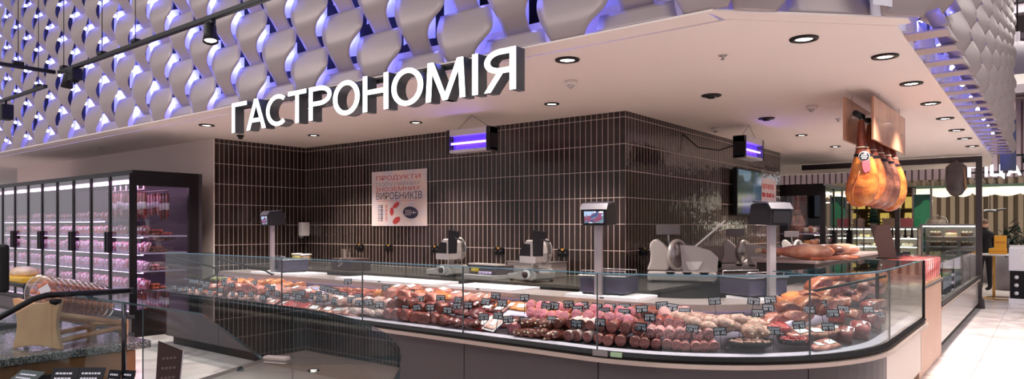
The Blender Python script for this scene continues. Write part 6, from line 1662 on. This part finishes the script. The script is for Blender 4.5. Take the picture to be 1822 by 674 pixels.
o = MB().extrude([(.05, .06), (.056, .06), (.081, .30), (.075, .30)], (0, -.001, 0), (1, 0, 0), (0, 0, 1), (0, 1, 0), .010).build('pale_edge', M_paper, t); o.matrix_basis = Matrix.Rotation(-.12, 4, 'X')
mb = MB()
for j in range(3):
    for q in range(4): mb.bb(-.03 + j * .004 + q * .018, -.018 + j * .004 + q * .018, -.0015, -.0005, .16 + j * .05, .172 + j * .05)
o = mb.build('chalk_writing', mat('chalk_faint', (120, 96, 90), .6), t); o.matrix_basis = Matrix.Rotation(-.12, 4, 'X')
MB().bb(-.02, .02, -.0, .02, 0, .12).build('foot', M_black, t)
t = thing('pink_pack', 'clear pack of pink meat in the bottom left corner of the island', 'meat pack', (-4.02, 1.02, .50), .6)
mb = MB().grid(lambda u, v: Vector(((u - .5) * .4, (v - .5) * .3, .12 + .09 * math.sin(PI * u) * math.sin(PI * v))), 10, 10).bb(-.2, .2, -.15, .15, 0, .12)
mb.build('filling', M_pk_[4], t); MB().bb(-.21, .21, -.16, .16, .115, .122).build('film_edge', M_film, t)

# wooden counter with a granite top
def granite():
    m, nt, b = nodes_of('granite'); L = nt.links.new; N = nt.nodes.new
    tc = N('ShaderNodeTexCoord'); v = N('ShaderNodeTexVoronoi'); v.inputs['Scale'].default_value = 170; L(tc.outputs['Object'], v.inputs['Vector'])
    sp = N('ShaderNodeSeparateColor'); L(v.outputs['Color'], sp.inputs[0]); rp = N('ShaderNodeValToRGB'); rp.color_ramp.interpolation = 'CONSTANT'
    for i, (p, c) in enumerate([(0, (70, 62, 62)), (.25, (150, 136, 132)), (.55, (186, 172, 168)), (.8, (112, 100, 98))]):
        e = rp.color_ramp.elements[i] if i < 2 else rp.color_ramp.elements.new(p); e.position = p; e.color = srgb(*c)
    L(sp.outputs[0], rp.inputs[0]); L(rp.outputs[0], b.inputs['Base Color']); b.inputs['Roughness'].default_value = .12
    return m
M_oakd = mat('orange_oak', (196, 122, 62), .35, 0, 0, 2.2, (172, 100, 48), .0, 0, .3)
wcn = thing('granite_counter', 'wooden drawer counter with a speckled granite top at the left', 'counter', (-5.4, 1.0, 0))
part(MB().bb(-6.9, -4.37, -.4, 1.98, .705, .75, .006), 'granite_top', granite(), wcn)
part(MB().bb(-6.8, -4.46, -.3, 1.90, .06, .705), 'carcass', mat('oak_dark', (150, 88, 46), .45, 0, 0, 2.2, (126, 70, 36)), wcn)
part(MB().bb(-6.75, -4.52, -.25, 1.85, 0, .06), 'plinth', M_black, wcn)
for i, (z0, z1) in enumerate([(.53, .695), (.34, .50), (.10, .31)]):
    for j in range(2):
        y1 = 1.91 - j * 1.05
        dr = part(MB().bb(-4.46, -4.42, y1 - 1.03, y1, z0, z1, .004), 'drawer', M_oakd, wcn)
        h = MB().bb(-4.42, -4.40, y1 - .62, y1 - .42, (z0 + z1) / 2 - .01, (z0 + z1) / 2 + .01, .003).build('drawer_pull', M_black)
        for v in h.data.vertices: v.co -= wcn.location
        h.parent = dr
# wooden rack with round clear boxes
M_beech = mat('beech', (222, 170, 124), .4, 0, 0, 5, (200, 142, 98), 0, 0, .2)
ax = Vector((-.49, .87, 0)).normalized(); rzr = math.atan2(ax.y, ax.x) - PI / 2
rk = thing('wooden_rack', 'pale wooden rack with scalloped end board on the granite top', 'rack', (-4.54, 1.42, .75), rzr)
def board_outline(w, h):
    pts = []
    for i in range(13):
        u = i / 12; pts.append((-w / 2 + w * u, h - .035 * math.sin(PI * u) ** 1.0 * 1.0 - (.012 if i in (0, 12) else 0)))
    right = [(w / 2 + .002 - .030 * math.sin(PI * i / 10), h - .02 - (h - .03) * i / 10) for i in range(1, 11)]
    bot = [(w / 2 - w * i / 10, .0 + .022 * math.sin(PI * i / 10)) for i in range(0, 11)]
    left = [(-w / 2 - .002 + .030 * math.sin(PI * i / 10), .01 + (h - .03) * i / 10) for i in range(1, 10)]
    return pts + right + bot + left
e = MB().extrude(board_outline(.31, .30), (0, 0, 0.001), (1, 0, 0), (0, 0, 1), (0, 1, 0), .028).build('end_board', M_beech, rk)
bv = e.modifiers.new('edge', 'BEVEL'); bv.width = .007; bv.segments = 2; bv.limit_method = 'ANGLE'
for x, z in ((.115, .20), (.115, .045), (-.115, .20), (-.115, .045)): MB().tube([(x, .02, z), (x, .54, .085 if z > .1 else .055)], .016, 12).build('rod', M_beech, rk)
for x in (-.115, .115): MB().lathe([(.0, .001), (.026, .001), (.03, .05), (.03, .085), (.022, .105), (.0, .108)], 18, Matrix.Translation((x, .555, 0)), cap=False).build('rear_foot', M_beech, rk)
MB().tube([(-.115, .555, .07), (.115, .555, .07)], .014, 10).build('cross_rod', M_beech, rk)
M_snack = mat('snack_orange', (214, 98, 44), .5, 0, 0, 30, (232, 150, 96), .3, .2); M_clear = glass('clear_box', (244, 238, 240), 1.5, .08)
Mk = Matrix.Translation(rk.location) @ Matrix.Rotation(rzr, 4, 'Z')
for i in range(10):
    t = thing('round_snack_box', 'round clear box of orange snacks standing in the wooden rack, %s from the front' % ORD[i], 'food box', (0, 0, 0), 0, 'round snack boxes in the rack')
    t.matrix_world = Mk @ Matrix.Translation((0, .05 + i * .047, .305 - .009 * i)) @ Matrix.Rotation(PI / 2 + .06, 4, 'X')
    MB().lathe([(.0, -.019), (.108, -.019), (.114, -.012), (.116, .006), (.119, .009), (.108, .015), (.095, .019), (.0, .019)], 32, cap=False).build('shell', M_clear, t)
    mb = MB()
    for j in range(14):
        a = 2 * PI * j * .381966; q = .024 * math.sqrt(j)
        mb.blob(Matrix.Translation((q * math.cos(a), q * math.sin(a) - .008, 0)) @ Matrix.Diagonal((.024, .02, .012, 1)), 1, .2, 3, j)
    mb.build('snacks', M_snack, t, kind='stuff')
    if i == 0: MB().box((.03, .035, .0205), (.07, .045, .002), Matrix.Rotation(.5, 3, 'Z')).build('label', M_lab, t)
# monitor, shelf and yellow tray at the left edge
t = thing('monitor', 'black monitor seen from behind at the left edge of the picture', 'monitor', (-5.70, 1.52, .75), R(30))
MB().bb(-.24, .12, -.02, .03, .25, .58, .02).build('case', M_black, t); MB().tube([(0, .02, .03), (0, .02, .3)], .025, 10).build('stand', M_black, t); MB().bb(-.12, .12, -.08, .1, 0, .03, .006).build('foot', M_black, t)
t = thing('serving_shelf', 'black tubular shelf frame on the granite counter at the left edge', 'shelf', (-5.85, 1.72, .75), R(0))
MB().tube([(-.9, 0, .28), (.12, 0, .28), (.15, 0, .26), (.15, 0, 0)], .016, 10).build('front_rail', M_black, t)
MB().bb(-.9, .12, .0, .22, .27, .285).build('shelf_board', mat('shelf_cream', (206, 184, 160), .5), t); MB().tube([(.12, .22, .28), (.12, .22, 0)], .016, 10).build('rear_leg', M_black, t); MB().tube([(-.85, .1, .28), (-.85, .1, 0)], .016, 10).build('far_leg', M_black, t)
t = thing('yellow_tray', 'yellow tray holding a wrapped pale loaf on the black shelf', 'tray', (-6.1, 1.83, 1.036), R(5))
MB().bb(-.22, .22, -.1, .1, 0, .045, .012).build('dish', mat('tray_yellow', (240, 190, 50), .35), t)
MB().blob(Matrix.Translation((0, .0, .07)) @ Matrix.Diagonal((.15, .08, .045, 1)), 3, .12, 3, 2).build('wrapped_loaf', mat('loaf', (206, 166, 140), .4, 0, 0, 8, (232, 206, 186)), t)
